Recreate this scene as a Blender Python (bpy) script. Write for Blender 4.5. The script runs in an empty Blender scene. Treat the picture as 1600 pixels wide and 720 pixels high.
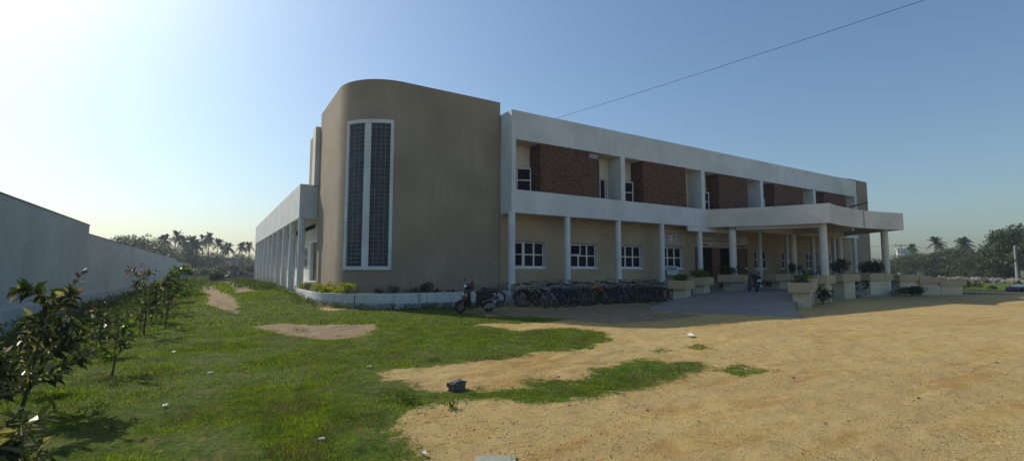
import bpy, bmesh, math, random
import numpy as np
from mathutils import Vector, Matrix
from math import sin, cos, pi, radians, atan2, sqrt, hypot
random.seed(7); rng = np.random.default_rng(7)
scene = bpy.context.scene
COL = scene.collection

# ------------------------------------------------------------------ camera
EYE = 1.6; FPX = 752.0; PIT = radians(4.71); YAW = radians(31.81); ROL = radians(0.1)
cam = bpy.data.objects.new('camera', bpy.data.cameras.new('camera'))
COL.objects.link(cam)
cam.data.sensor_width = 36; cam.data.lens = FPX/1600*36
cam.data.clip_start = .05; cam.data.clip_end = 4000
cam.location = (0, 0, EYE)
cam.matrix_world = (Matrix.Translation((0, 0, EYE)) @ Matrix.Rotation(-YAW, 4, 'Z')
                    @ Matrix.Rotation(pi/2+PIT, 4, 'X') @ Matrix.Rotation(ROL, 4, 'Z'))
scene.camera = cam

def ray(x, y):
    r = x-800.; u = 360.-y
    f = FPX*cos(PIT)-u*sin(PIT); v = u*cos(PIT)+FPX*sin(PIT)
    return (f*sin(YAW)+r*cos(YAW), f*cos(YAW)-r*sin(YAW), v)
def G(x, y, z=0.):                       # photo point lying on the ground -> place on the ground
    a, b, v = ray(x, y); t = (z-EYE)/v
    return (a*t, b*t)
def fc(px): return cos(math.atan((px-800)/754.))      # depth per radial distance
def far(px, d):                          # place in direction px at distance d
    a, b, v = ray(px, 424); h = hypot(a, b)
    return (a/h*d, b/h*d)

# ------------------------------------------------------------------ materials
def mat(name, col=(.5, .5, .5), rough=.7, metal=0., spec=.4):
    m = bpy.data.materials.new(name); m.use_nodes = True
    p = m.node_tree.nodes['Principled BSDF']
    p.inputs['Base Color'].default_value = (*col, 1); p.inputs['Roughness'].default_value = rough
    p.inputs['Metallic'].default_value = metal; p.inputs['Specular IOR Level'].default_value = spec
    return m
class NT:
    def __init__(s, m): s.t = m.node_tree; s.p = s.t.nodes['Principled BSDF']
    def n(s, typ, **k):
        nd = s.t.nodes.new(typ)
        for a, b in k.items():
            if a.startswith('i_'):
                key = a[2:].replace('_', ' ')
                nd.inputs[int(key) if key.isdigit() else key].default_value = b
            else: setattr(nd, a, b)
        return nd
    def l(s, a, b): s.t.links.new(a, b)
    def coord(s, sc=(1, 1, 1), kind='Object'):
        if kind == 'World':
            c = s.n('ShaderNodeNewGeometry').outputs['Position']
        else: c = s.n('ShaderNodeTexCoord').outputs[kind]
        mp = s.n('ShaderNodeMapping'); mp.inputs['Scale'].default_value = sc
        s.l(c, mp.inputs[0]); return mp.outputs[0]
    def noise(s, v, scale, detail=4, rough=.6):
        nd = s.n('ShaderNodeTexNoise'); nd.inputs['Scale'].default_value = scale
        nd.inputs['Detail'].default_value = detail; nd.inputs['Roughness'].default_value = rough
        s.l(v, nd.inputs['Vector']); return nd.outputs['Fac']
    def ramp(s, f, *stops):
        r = s.n('ShaderNodeValToRGB'); e = r.color_ramp.elements
        while len(e) < len(stops): e.new(.5)
        for el, (p, c) in zip(e, stops):
            el.position = p; el.color = (*c, 1) if len(c) == 3 else c
        s.l(f, r.inputs[0]); return r.outputs[0]
    def gray(s, f, a, b, va=0., vb=1.):
        return s.ramp(f, (a, (va,)*3), (b, (vb,)*3))
    def mix(s, f, a, b, mode='MIX'):
        m = s.n('ShaderNodeMix', data_type='RGBA', blend_type=mode)
        for sock, v in ((m.inputs[0], f), (m.inputs[6], a), (m.inputs[7], b)):
            if hasattr(v, 'is_output') or isinstance(v, bpy.types.NodeSocket): s.l(v, sock)
            elif isinstance(v, (int, float)): sock.default_value = v
            else: sock.default_value = (*v, 1)
        return m.outputs[2]
    def math(s, op, a, b=0.):
        m = s.n('ShaderNodeMath', operation=op)
        for i, v in enumerate((a, b)):
            if isinstance(v, bpy.types.NodeSocket): s.l(v, m.inputs[i])
            else: m.inputs[i].default_value = v
        return m.outputs[0]
    def bump(s, h, strength=.3, dist=.02, normal=None):
        b = s.n('ShaderNodeBump'); b.inputs['Strength'].default_value = strength
        b.inputs['Distance'].default_value = dist; s.l(h, b.inputs['Height'])
        if normal: s.l(normal, b.inputs['Normal'])
        s.l(b.outputs[0], s.p.inputs['Normal']); return b.outputs[0]
    def col(s, c): s.l(c, s.p.inputs['Base Color'])

def stucco(name, col, grit=.25, dirt=(.3, .27, .22), dirtamt=.35, bumpd=.004, rough=.85, gscale=60):
    m = mat(name, col, rough, 0, .25); t = NT(m)
    v = t.coord(kind='World'); vs = t.coord((3., 3., .35), 'World')
    big = t.noise(v, .55, 5); st = t.noise(vs, 1.6, 6, .7); fine = t.noise(v, gscale, 3, .7)
    c = t.mix(t.gray(big, .34, .66), tuple(x*.84 for x in col), tuple(min(1, x*1.08) for x in col))
    sm = t.math('MULTIPLY', t.gray(st, .52, .75), t.gray(big, .35, .7))
    c = t.mix(t.math('MULTIPLY', sm, dirtamt), c, dirt)
    c = t.mix(grit, c, t.ramp(fine, (.3, (.55, .55, .55)), (.6, (1, 1, 1))), 'MULTIPLY')
    # splash stains of earth near the ground
    sep = t.n('ShaderNodeSeparateXYZ'); t.l(v, sep.inputs[0])
    lo = t.math('MULTIPLY', t.ramp(t.math('MULTIPLY_ADD', sep.outputs[2], .8), (0, (1,)*3), (.9, (0,)*3)), t.gray(t.noise(v, 2.3, 5, .7), .42, .65))
    c = t.mix(t.math('MULTIPLY', lo, .55), c, (.25, .19, .12))
    t.col(c)
    h = t.mix(.5, t.noise(v, gscale, 4, .75), t.noise(v, 9, 3))
    t.bump(h, .8, bumpd)
    return m

M = {}
M['beige'] = stucco('beige_plaster', (.345, .285, .205), .4, (.16, .13, .10), .5, .016, gscale=24)
M['beige_smooth'] = stucco('beige_wall_paint', (.42, .335, .22), .12, (.3, .23, .15), .3, .003)
M['white'] = stucco('white_wall_paint', (.66, .695, .70), .12, (.36, .36, .33), .6, .004)
M['white_old'] = stucco('weathered_white_paint', (.66, .68, .66), .18, (.27, .27, .22), .85, .006)
M['cream'] = stucco('cream_wall_paint', (.70, .68, .61), .08, (.4, .38, .3), .2, .002)
M['wallwhite'] = stucco('boundary_wall_render', (.54, .57, .58), .25, (.27, .29, .27), .85, .009)
M['planter'] = stucco('buff_planter_paint', (.52, .41, .25), .2, (.2, .16, .1), .6, .005)
M['pedestal'] = stucco('cream_pedestal_paint', (.66, .60, .44), .2, (.25, .2, .13), .7, .005)
M['concrete'] = stucco('grey_concrete', (.33, .33, .31), .35, (.18, .17, .15), .7, .006, gscale=40)
M['metalwhite'] = mat('white_window_frame', (.72, .74, .76), .45)
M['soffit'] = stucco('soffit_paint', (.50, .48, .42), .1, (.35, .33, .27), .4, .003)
def wood():
    m = mat('brown_door_wood', (.2, .05, .03), .45); t = NT(m)
    n = t.noise(t.coord((12, 12, 1.0), 'World'), 2, 5)
    t.col(t.ramp(n, (.3, (.08, .022, .013)), (.7, (.15, .045, .024)))); return m
M['wood'] = wood()
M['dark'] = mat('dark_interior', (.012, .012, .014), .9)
M['glass'] = mat('dark_window_glass', (.008, .009, .012), .3, 0, .08)
M['black'] = mat('black_plastic', (.018, .018, .02), .4)
M['rubber'] = mat('black_rubber', (.02, .02, .02), .85)
M['chrome'] = mat('bright_metal', (.55, .55, .56), .25, 1.)
M['steel'] = mat('dull_steel', (.22, .22, .23), .4, .8)
M['blackpaint'] = mat('black_enamel', (.012, .012, .016), .2, 0, .6)
M['seat'] = mat('black_vinyl', (.02, .02, .022), .5)
M['lens'] = mat('clear_lamp_lens', (.75, .77, .8), .08, .2, .8)
M['red'] = mat('red_reflector', (.12, .005, .005), .35)
M['plate'] = mat('white_number_plate', (.7, .7, .68), .5)
M['paper'] = mat('white_paper', (.72, .72, .7), .8)
M['wire'] = mat('black_wire', (.02, .02, .025), .6)
M['soil'] = mat('planter_soil', (.11, .07, .045), .95)

def brick_mat():
    m = mat('dark_stone_brick', (.1, .05, .035), .8, 0, .3); t = NT(m)
    tc = t.n('ShaderNodeNewGeometry').outputs['Position']
    sep = t.n('ShaderNodeSeparateXYZ'); t.l(tc, sep.inputs[0])
    cb = t.n('ShaderNodeCombineXYZ'); t.l(t.math('ADD', sep.outputs[0], sep.outputs[1]), cb.inputs[0]); t.l(sep.outputs[2], cb.inputs[1])
    b = t.n('ShaderNodeTexBrick'); t.l(cb.outputs[0], b.inputs['Vector'])
    b.inputs['Scale'].default_value = 1; b.inputs['Brick Width'].default_value = .17; b.inputs['Row Height'].default_value = .05
    b.inputs['Mortar Size'].default_value = .006; b.inputs['Bias'].default_value = -.1
    b.inputs['Color1'].default_value = (.17, .07, .04, 1); b.inputs['Color2'].default_value = (.065, .034, .025, 1)
    b.inputs['Mortar'].default_value = (.02, .014, .012, 1)
    n = t.noise(t.coord((4, 4, 14), 'World'), 1.2, 2)
    c = t.mix(t.gray(n, .45, .68), b.outputs[0], (.26, .155, .10))
    c = t.mix(b.outputs['Fac'], c, (.02, .014, .012))
    t.col(c); t.bump(t.math('SUBTRACT', n, b.outputs['Fac']), .8, .015); return m
M['brick'] = brick_mat()

def leafmat(name, c1, c2, trans=.35, rough=.45, scale=3., tcol=None, var=.45):
    m = mat(name, c1, rough, 0, .35); t = NT(m)
    n = t.noise(t.coord(kind='World'), scale, 3)
    c = t.ramp(n, (.35, c1), (.65, c2))
    ri = t.n('ShaderNodeNewGeometry').outputs['Random Per Island']
    c = t.mix(1., c, t.ramp(ri, (0, (1-var,)*3), (1, (1+var*.6,)*3)), 'MULTIPLY'); t.col(c)
    tr = t.n('ShaderNodeBsdfTranslucent')
    tcn = t.mix(1., c, tcol or (1.8, 1.9, .7), 'MULTIPLY')
    t.l(tcn, tr.inputs[0])
    ms = t.n('ShaderNodeMixShader'); ms.inputs[0].default_value = trans
    t.l(t.p.outputs[0], ms.inputs[1]); t.l(tr.outputs[0], ms.inputs[2])
    t.l(ms.outputs[0], t.t.nodes['Material Output'].inputs[0]); return m
M['leaf'] = leafmat('sapling_leaf', (.030, .055, .018), (.065, .09, .028), .25, .3, 6)
M['leaf_pale'] = leafmat('pale_leaf_back_and_gloss', (.20, .20, .11), (.32, .27, .17), .3, .4, 8)  # pale tone covers leaf undersides and painted-in gloss and backlight
M['leaf_red'] = leafmat('young_red_leaf', (.13, .05, .03), (.22, .12, .06), .3, .35, 8, (1.3, 1, .8))
M['leaf_bright'] = leafmat('bright_leaf', (.07, .13, .015), (.12, .19, .02), .4, .4, 8)
M['leaf_yellow'] = leafmat('yellow_green_leaf', (.16, .19, .012), (.30, .30, .02), .4, .4, 4)
M['leaf_dark'] = leafmat('dark_shrub_leaf', (.022, .04, .015), (.045, .07, .022), .25, .4, 4)
M['tree_leaf'] = leafmat('tree_leaf', (.028, .052, .018), (.06, .09, .025), .25, .5, .35)
M['tree_leaf2'] = leafmat('tree_leaf_olive', (.04, .06, .02), (.085, .10, .03), .25, .5, .35)
M['palm'] = leafmat('palm_frond', (.035, .055, .018), (.08, .10, .03), .25, .4, .6)
M['bark'] = mat('tree_bark', (.13, .10, .075), .9)
M['twig'] = mat('sapling_stem', (.10, .07, .045), .85)
M['grass'] = leafmat('grass_blades', (.07, .135, .010), (.19, .25, .02), .45, .7, 2.6, (1.8, 1.8, .5), .75)
M['grass_dry'] = leafmat('dry_grass_blades', (.16, .12, .04), (.24, .19, .07), .25, .8, 3, (1.3, 1.2, .8))
M['weed'] = leafmat('weed_leaf', (.04, .075, .015), (.09, .12, .03), .35, .6, 2)

# ------------------------------------------------------------------ mesh helpers
class MB:
    def __init__(s): s.v = []; s.f = []; s.m = []; s.cur = 0
    def add(s, vs, fs, mi=None):
        o = len(s.v); s.v += [tuple(p) for p in vs]
        for f in fs: s.f.append(tuple(i+o for i in f)); s.m.append(s.cur if mi is None else mi)
        return s
    def box(s, x0, x1, y0, y1, z0, z1):
        return s.add([(x0,y0,z0),(x1,y0,z0),(x1,y1,z0),(x0,y1,z0),(x0,y0,z1),(x1,y0,z1),(x1,y1,z1),(x0,y1,z1)],
                     [(0,3,2,1),(4,5,6,7),(0,1,5,4),(1,2,6,5),(2,3,7,6),(3,0,4,7)])
    def obox(s, c, sx, sy, sz, rz=0, ry=0, rx=0):     # centre, full sizes, rotations
        R = Matrix.Rotation(rz, 3, 'Z') @ Matrix.Rotation(ry, 3, 'Y') @ Matrix.Rotation(rx, 3, 'X')
        vs = [Vector(c)+R @ Vector((i*sx/2, j*sy/2, k*sz/2)) for k in (-1, 1) for (i, j) in ((-1,-1),(1,-1),(1,1),(-1,1))]
        return s.add(vs, [(0,3,2,1),(4,5,6,7),(0,1,5,4),(1,2,6,5),(2,3,7,6),(3,0,4,7)])
    def prism(s, poly, z0, z1):                        # poly ccw in xy
        n = len(poly)
        return s.add([(x,y,z0) for x,y in poly]+[(x,y,z1) for x,y in poly],
                     [tuple(range(n-1,-1,-1)), tuple(range(n,2*n))]+[(i,(i+1)%n,n+(i+1)%n,n+i) for i in range(n)])
    def slab(s, prof, w, y=0., taper=None):            # side profile (x,z) ccw seen from -y, width w along y
        n = len(prof); t = taper or (lambda x, z: 1.)
        vs = [(x, y-w/2*t(x, z), z) for x, z in prof]+[(x, y+w/2*t(x, z), z) for x, z in prof]
        return s.add(vs, [tuple(range(n)), tuple(range(2*n-1,n-1,-1))]+[((i+1)%n,i,n+i,n+(i+1)%n) for i in range(n)])
    def tube(s, pts, r, n=8, cap=True, closed=False):
        pts = [Vector(p) for p in pts]; N = len(pts)
        rs = r if isinstance(r, (list, tuple)) else [r]*N
        up = None; rings = []
        for i, p in enumerate(pts):
            a = pts[(i-1) % N] if (i > 0 or closed) else p; b = pts[(i+1) % N] if (i < N-1 or closed) else p
            d = (b-a).normalized() if (b-a).length > 1e-9 else Vector((0,0,1))
            if up is None: up = Vector((0,0,1)) if abs(d.z) < .95 else Vector((1,0,0))
            u = (up-d*up.dot(d)); u = u.normalized() if u.length > 1e-6 else d.orthogonal().normalized()
            w = d.cross(u); up = u
            rings.append([p+(u*cos(2*pi*k/n)+w*sin(2*pi*k/n))*rs[i] for k in range(n)])
        vs = [q for ring in rings for q in ring]; fs = []
        for i in range(N if closed else N-1):
            j = (i+1) % N
            for k in range(n): fs.append((i*n+k, i*n+(k+1)%n, j*n+(k+1)%n, j*n+k))
        if cap and not closed: fs += [tuple(range(n-1,-1,-1)), tuple(range((N-1)*n, N*n))]
        return s.add(vs, fs)
    def cyl(s, x, y, z0, z1, r, n=20): return s.tube([(x,y,z0),(x,y,z1)], r, n)
    def disc(s, c, axis, r, w, n=20):
        a = Vector(axis).normalized(); c = Vector(c); return s.tube([c-a*w/2, c+a*w/2], r, n)
    def ring(s, c, R, r, n=24, m=6):                   # torus round the y axis
        return s.tube([(c[0]+R*cos(2*pi*i/n), c[1], c[2]+R*sin(2*pi*i/n)) for i in range(n)], r, m, closed=True)
    def ball(s, c, rx, ry, rz, n=10, m=7):
        vs = []; fs = []
        for i in range(m+1):
            a = pi*i/m
            for k in range(n):
                b = 2*pi*k/n; vs.append((c[0]+rx*sin(a)*cos(b), c[1]+ry*sin(a)*sin(b), c[2]+rz*cos(a)))
        for i in range(m):
            for k in range(n): fs.append((i*n+k, (i+1)*n+k, (i+1)*n+(k+1)%n, i*n+(k+1)%n))
        return s.add(vs, fs)
    def mesh(s, name, mats, smooth=False):
        me = bpy.data.meshes.new(name); me.from_pydata(s.v, [], s.f)
        for m in (mats if isinstance(mats, (list, tuple)) else [mats]): me.materials.append(m)
        if len(set(s.m)) > 1: me.polygons.foreach_set('material_index', s.m)
        if smooth:
            me.polygons.foreach_set('use_smooth', [True]*len(me.polygons))
            me.update()
            try: me.set_sharp_from_angle(angle=radians(smooth if smooth > 1 else 35))
            except Exception: pass
        me.update(); return me
    def build(s, name, mats, parent=None, smooth=False, bevel=0, local=False, kind=None):
        return put(name, s.mesh(name, mats, smooth), parent, local, bevel, kind)
def put(name, me, parent=None, local=False, bevel=0, kind=None):
    o = bpy.data.objects.new(name, me); COL.objects.link(o)
    if parent is not None:
        o.parent = parent
        if not local:
            w = Matrix.Identity(4); p = parent
            while p is not None: w = p.matrix_basis @ w; p = p.parent
            o.matrix_basis = w.inverted()
    if bevel:
        b = o.modifiers.new('bevel', 'BEVEL'); b.width = bevel; b.segments = 2; b.limit_method = 'ANGLE'; b.angle_limit = radians(40)
    if kind: o['kind'] = kind
    return o
def thing(name, label, cat, loc=(0,0,0), rz=0, group=None):
    o = bpy.data.objects.new(name, None); COL.objects.link(o); o.empty_display_size = .3
    o.location = loc; o.rotation_euler = (0,0,rz); o['label'] = label; o['category'] = cat
    if group: o['group'] = group
    return o
def tag(o, label, cat, group=None):
    o['label'] = label; o['category'] = cat
    if group: o['group'] = group
    return o
def copy_tree(o, parent=None):
    c = o.copy(); COL.objects.link(c)
    if parent is not None: c.parent = parent
    for ch in list(o.children): copy_tree(ch, c)
    return c
def bulk(name, verts, faces_n, nper, mats, midx=None, smooth=False):     # numpy mesh: verts (N,3), faces of nper verts each, consecutive
    me = bpy.data.meshes.new(name); nv = len(verts)
    me.vertices.add(nv); me.vertices.foreach_set('co', np.asarray(verts, dtype=np.float32).ravel())
    me.loops.add(nv); me.loops.foreach_set('vertex_index', np.arange(nv, dtype=np.int32))
    me.polygons.add(faces_n); me.polygons.foreach_set('loop_start', np.arange(0, nv, nper, dtype=np.int32))
    for m in (mats if isinstance(mats, (list, tuple)) else [mats]): me.materials.append(m)
    if midx is not None: me.polygons.foreach_set('material_index', np.asarray(midx, dtype=np.int32))
    me.update(calc_edges=True); me.validate(); return me

# ------------------------------------------------------------------ terrain
def S(t):
    t = np.clip(t, 0, 1); return t*t*(3-2*t)
def hash2(i, j, s):
    n = (i.astype(np.int64)*374761393 + j.astype(np.int64)*668265263 + s*1442695041) & 0xffffffff
    n = ((n ^ (n >> 13))*1274126177) & 0xffffffff
    return ((n ^ (n >> 16)) & 0xffff)/65535.
def vnoise(x, y, s=0):
    i = np.floor(x); j = np.floor(y); fx = x-i; fy = y-j; fx = fx*fx*(3-2*fx); fy = fy*fy*(3-2*fy)
    a = hash2(i, j, s); b = hash2(i+1, j, s); c = hash2(i, j+1, s); d = hash2(i+1, j+1, s)
    return (a*(1-fx)+b*fx)*(1-fy)+(c*(1-fx)+d*fx)*fy
def fbm(x, y, s=0, o=4):
    r = 0; a = .5
    for k in range(o): r = r+a*vnoise(x*2**k, y*2**k, s+k); a *= .5
    return r
def terr(x, y):
    x = np.asarray(x, float); y = np.asarray(y, float)
    z = .45*S((y-16)/10)*S((x+4)/7)*(1-S((x-14)/14)*S((60-y)/20))
    near = S((60-np.hypot(x, y))/40)
    z = z+near*(fbm(x*.35, y*.35, 3, 3)-.44)*.03*S((18-y)/3)+S((32-np.hypot(x, y))/16)*S((17.5-y)/2+S((3-x)/2)*3)*((fbm(x*1.9, y*1.9, 31, 2)-.37)*.06+(fbm(x*5.2, y*5.2, 37, 2)-.37)*.045)
    return z
def zt(x, y): return float(terr(x, y))
def sdist(px, py, poly):                 # signed distance, + inside
    d = np.full(px.shape, 1e9); ins = np.zeros(px.shape, bool); n = len(poly)
    for k in range(n):
        ax, ay = poly[k]; bx, by = poly[(k+1) % n]
        ex, ey = bx-ax, by-ay; t = np.clip(((px-ax)*ex+(py-ay)*ey)/(ex*ex+ey*ey+1e-12), 0, 1)
        d = np.minimum(d, np.hypot(px-ax-t*ex, py-ay-t*ey))
        c = ((ay > py) != (by > py)); 
        with np.errstate(divide='ignore', invalid='ignore'):
            xi = ax+(py-ay)/(by-ay)*ex if by != ay else ax
        ins ^= c & (px < xi)
    return np.where(ins, d, -d)
LAWN = [G(*p) for p in [(655,760),(655,720),(640,700),(632,680),(618,664),(622,648),(660,634),(690,627),(760,626),(807,629),(840,634),(883,628),(925,621),(965,612),
    (1010,606),(1060,591),(1110,571),(1100,566),(1077,564),(1045,570),(1020,561),(1000,561),(968,568),(943,576),(923,588),(900,596),(870,592),(840,592),(800,602),
    (755,607),(693,614),(660,609),(640,601),(600,594),(582,580),(600,576),(650,574),(697,567),(740,563),(780,561),(840,550),(890,548),(920,543),(955,530),(944,520),
    (900,512),(860,513),(815,516),(770,510),(740,509),(752,505),(800,505),(850,503),(905,499),(900,489),(840,490),(760,495),(740,483)]]
LAWN += [(11.4, 18.6), (3.6, 19.), (3.6, 60), (-4.2, 60), (-4.2, -4)]
PATCH = [[G(*p) for p in q] for q in (
    [(1018,546),(1030,542),(1062,545),(1050,549),(1030,551)],
    [(1070,540),(1085,536),(1110,539),(1114,544),(1095,547),(1080,545)],
    [(1104,576),(1150,569),(1215,576),(1222,580),(1160,589),(1130,584)])]
DIRT = [[G(*p, z) for p in q] for q, z in (
    ([(398,511),(438,506),(500,508),(584,507),(592,513),(575,521),(549,529),(500,532),(447,524)], .0),
    ([(318,449),(336,449),(340,460),(358,469),(370,482),(372,493),(352,488),(324,481),(326,468),(312,458)], .06))]
DIRT.append([G(*p) for p in [(700,489),(760,484),(860,484),(1010,474),(1050,466),(1020,486),(1100,492),(1040,500),(960,505),(870,500),(905,497),(820,495)]])
DIRT.append([(1.1, 30), (2.2, 30), (2.4, 50), (1.3, 90), (.6, 90), (1.2, 50)])
def masks(x, y):
    wob = (fbm(x*1.7, y*1.7, 11, 4)-.47)*.9; wob2 = (fbm(x*6, y*6, 5, 3)-.44)*.35
    g = sdist(x, y, LAWN)+ (wob*.42+wob2*1.25)*np.clip(np.hypot(x, y)/9, .45, .9)
    gm = S(g/.7+.5)
    for q in PATCH: gm = np.maximum(gm, S((sdist(x, y, q)+wob2*.8)/.35+.5)*.58)
    fieldd = (x*.527+y*.85)
    field = S((np.hypot(x, y)-52+ (fbm(x*.1, y*.1, 2, 3)-.45)*18)/5)*.85
    gm = np.maximum(gm, np.where((x > 45) | (y > 60) | (x < -4.5), field, 0))
    dm = 0*x
    for q in DIRT: dm = np.maximum(dm, S((sdist(x, y, q)+wob*.3+wob2*.8)/.6+.5))
    # bare worn spots in the lawn
    bare = S((fbm(x*.9+7, y*1.3, 23, 4)-.60)/.14)*.6
    return np.clip(gm*(1-dm)*(1-bare*(np.hypot(x, y) < 50)*.55), 0, 1), dm
def axis(lo, a, b, hi, step):
    mid = list(np.arange(a, b, step)); out = []; v = b; st = step
    while v < hi: out.append(v); st *= 1.16; v += st
    out.append(hi); pre = []; v = a-step*1.16; st = step*1.16
    while v > lo: pre.append(v); st *= 1.16; v -= st
    pre.append(lo); return np.array(pre[::-1]+mid+out)
xs = axis(-900, -4.6, 16, 1500, .065); ys = axis(-60, 1.6, 20, 1600, .065)
gx, gy = np.meshgrid(xs, ys); nx, ny = len(xs), len(ys)
vx = gx.ravel(); vy = gy.ravel()
gm, dm = masks(vx, vy)
sandy = (1-gm)*(1-dm)
rough_s = (fbm(vx*2.6, vy*4.2, 41, 3)-.44)
inner = S(sdist(vx, vy, [G(*p) for p in [(575,590),(600,572),(700,560),(960,520),(1010,540),(1020,570),(930,590),(700,618),(620,604)]])/.5+.3)
vz = terr(vx, vy)+sandy*rough_s*(.008+.07*inner)*S((40-np.hypot(vx, vy))/15)+gm*(fbm(vx*1.3, vy*1.3, 9, 3)-.44)*.05*S((40-np.hypot(vx, vy))/15)
me = bpy.data.meshes.new('ground')
me.vertices.add(nx*ny); me.vertices.foreach_set('co', np.stack([vx, vy, vz], 1).astype(np.float32).ravel())
ii = (np.arange(ny-1)[:, None]*nx+np.arange(nx-1)[None, :]).ravel()
quads = np.stack([ii, ii+1, ii+1+nx, ii+nx], 1).astype(np.int32)
me.loops.add(quads.size); me.loops.foreach_set('vertex_index', quads.ravel())
me.polygons.add(len(quads)); me.polygons.foreach_set('loop_start', np.arange(0, quads.size, 4, dtype=np.int32))
me.update(calc_edges=True); me.polygons.foreach_set('use_smooth', [True]*len(quads))
for nm, arr in (('grass_cover', gm), ('bare_earth', dm)):
    a = me.attributes.new(nm, 'FLOAT', 'POINT'); a.data.foreach_set('value', arr.astype(np.float32))
def ground_mat():
    m = mat('sandy_ground', (.5, .35, .18), .95, 0, .15); t = NT(m)
    v = t.coord(kind='World'); vst = t.coord((1, 1.6, 1), 'World')
    n1 = t.noise(v, .22, 4); n2 = t.noise(v, 1.6, 5, .65); n3 = t.noise(t.coord((1, 1.5, 1), 'World'), 34, 5, .8); n4 = t.noise(v, 120, 2, .6); n5 = t.noise(v, 5.5, 5, .7)
    sand = t.mix(t.gray(n1, .38, .62), (.44, .29, .095), (.55, .40, .15))
    sand = t.mix(t.gray(n2, .45, .75), sand, (.42, .235, .08))
    sand = t.mix(t.math('MULTIPLY', t.gray(n2, .28, .42, 1, 0), .45), sand, (.43, .37, .24))
    sand = t.mix(.55, sand, t.ramp(n3, (.34, (.42, .36, .3)), (.50, (1, 1, 1)), (.75, (1.0, 1.0, 1.0))), 'MULTIPLY')
    n8 = t.noise(t.coord((.3, 1.9, 1), 'World'), 1.1, 4, .6)
    sand = t.mix(t.math('MULTIPLY', t.gray(n8, .5, .64), .5), sand, (.33, .22, .10))
    sand = t.mix(t.math('MULTIPLY', t.gray(n8, .46, .36, 0, 1), .4), sand, (.53, .40, .19))
    sand = t.mix(t.gray(n4, .63, .70), sand, (.16, .10, .05))
    sand = t.mix(t.math('MULTIPLY', t.gray(n5, .53, .66), .55), sand, (.28, .18, .075))
    n6 = t.noise(v, 3.2, 5, .72); n7 = t.noise(v, 13, 5, .8)
    vo = t.n('ShaderNodeTexVoronoi'); vo.inputs['Scale'].default_value = 7; t.l(v, vo.inputs['Vector'])
    peb = t.gray(vo.outputs['Distance'], .05, .085, 1, 0)
    sand = t.mix(t.math('MULTIPLY', peb, t.gray(n5, .5, .55)), sand, (.13, .11, .09))
    dirt = t.mix(t.gray(n2, .35, .65), (.30, .21, .12), (.40, .30, .20))
    dirt = t.mix(t.math('MULTIPLY', t.gray(n6, .5, .58), .7), dirt, (.13, .12, .04))
    dirt = t.mix(.5, dirt, t.ramp(n3, (.35, (.5, .45, .4)), (.6, (1, 1, 1))), 'MULTIPLY')
    gr = t.mix(t.gray(n5, .35, .65), (.04, .085, .010), (.125, .175, .02))
    gr = t.mix(t.gray(n2, .48, .68), gr, (.14, .13, .035))
    gr = t.mix(t.math('MULTIPLY', t.gray(n6, .55, .66), .6), gr, (.20, .15, .07))
    gr = t.mix(t.math('MULTIPLY', t.gray(n6, .44, .36, 1, 0), .0), gr, (.02, .04, .01))
    gr = t.mix(.8, gr, t.ramp(n7, (.38, (.22, .25, .2)), (.58, (1.2, 1.2, 1.1))), 'MULTIPLY')
    ga = t.n('ShaderNodeAttribute', attribute_name='grass_cover').outputs['Fac']
    da = t.n('ShaderNodeAttribute', attribute_name='bare_earth').outputs['Fac']
    gf = t.math('ADD', ga, t.math('MULTIPLY', t.math('SUBTRACT', n3, .5), 1.2))
    gf = t.math('ADD', gf, t.math('MULTIPLY', t.math('SUBTRACT', n5, .5), 1.5))
    gf = t.gray(gf, .36, .56)
    c = t.mix(da, sand, dirt); c = t.mix(gf, c, gr); t.col(c)
    h = t.math('ADD', t.math('MULTIPLY', n5, 1.6), t.math('ADD', t.math('MULTIPLY', n3, .8), t.math('MULTIPLY', n4, .18)))
    t.bump(h, .9, .028)
    return m
me.materials.append(ground_mat())
ground = put('ground', me, kind='structure')

# grass blades: one mesh of small upright blades over the lawn
def blades(n, rmin, rmax, h0, h1, w, pxlo=-60, pxhi=1250):
    a0 = atan2(*ray(pxlo, 424)[:2]); a1 = atan2(*ray(pxhi, 424)[:2])
    az = rng.uniform(a0, a1, n); r = np.sqrt(rng.uniform(rmin**2, rmax**2, n))
    x = np.sin(az)*r; y = np.cos(az)*r
    g, d = masks(x, y); keep = (rng.random(n) < g*(.35+.9*fbm(x*1.1, y*1.1, 77, 3))) & (x > -4.15)
    keep &= (sdist(x, y, [(3.4, 60), (3.4, 21), (4.2, 19.2), (6.5, 18.4), (60, 18.4), (60, 60)]) < 0)
    keep &= (sdist(x, y, [(14.6, 13.5), (17.6, 8.9), (46, 9), (46, 20), (14, 20)]) < 0)
    x = x[keep]; y = y[keep]; g = g[keep]; n = len(x)
    tuft = fbm(x*2.1, y*2.1, 51, 3)
    h = rng.uniform(h0, h1, n)*(.45+1.1*tuft)*(.5+.5*g); th = rng.uniform(0, 2*pi, n); ln = rng.uniform(.1, .9, n)*h
    wd = w*rng.uniform(.6, 1.3, n); z = terr(x, y)-.012
    base = np.stack([x, y, z], 1); du = np.stack([np.cos(th)*wd, np.sin(th)*wd, 0*x], 1)
    la = rng.uniform(0, 2*pi, n); tip = base+np.stack([np.cos(la)*ln, np.sin(la)*ln, h+.012], 1)
    return np.stack([base-du, base+du, tip], 1).reshape(-1, 3)
V = np.concatenate([blades(300000, 2.3, 7.5, .008, .034, .0032), blades(380000, 7.5, 15, .01, .045, .0055),
                    blades(260000, 15, 30, .02, .07, .011), blades(60000, 30, 70, .06, .15, .03, 150, 420)])
c3 = V.reshape(-1, 3, 3)[:, 0]; dry = rng.random(len(c3)) < .07+.5*S((fbm(c3[:, 0]*1.4, c3[:, 1]*1.9, 88, 4)-.52)/.10)
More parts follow.
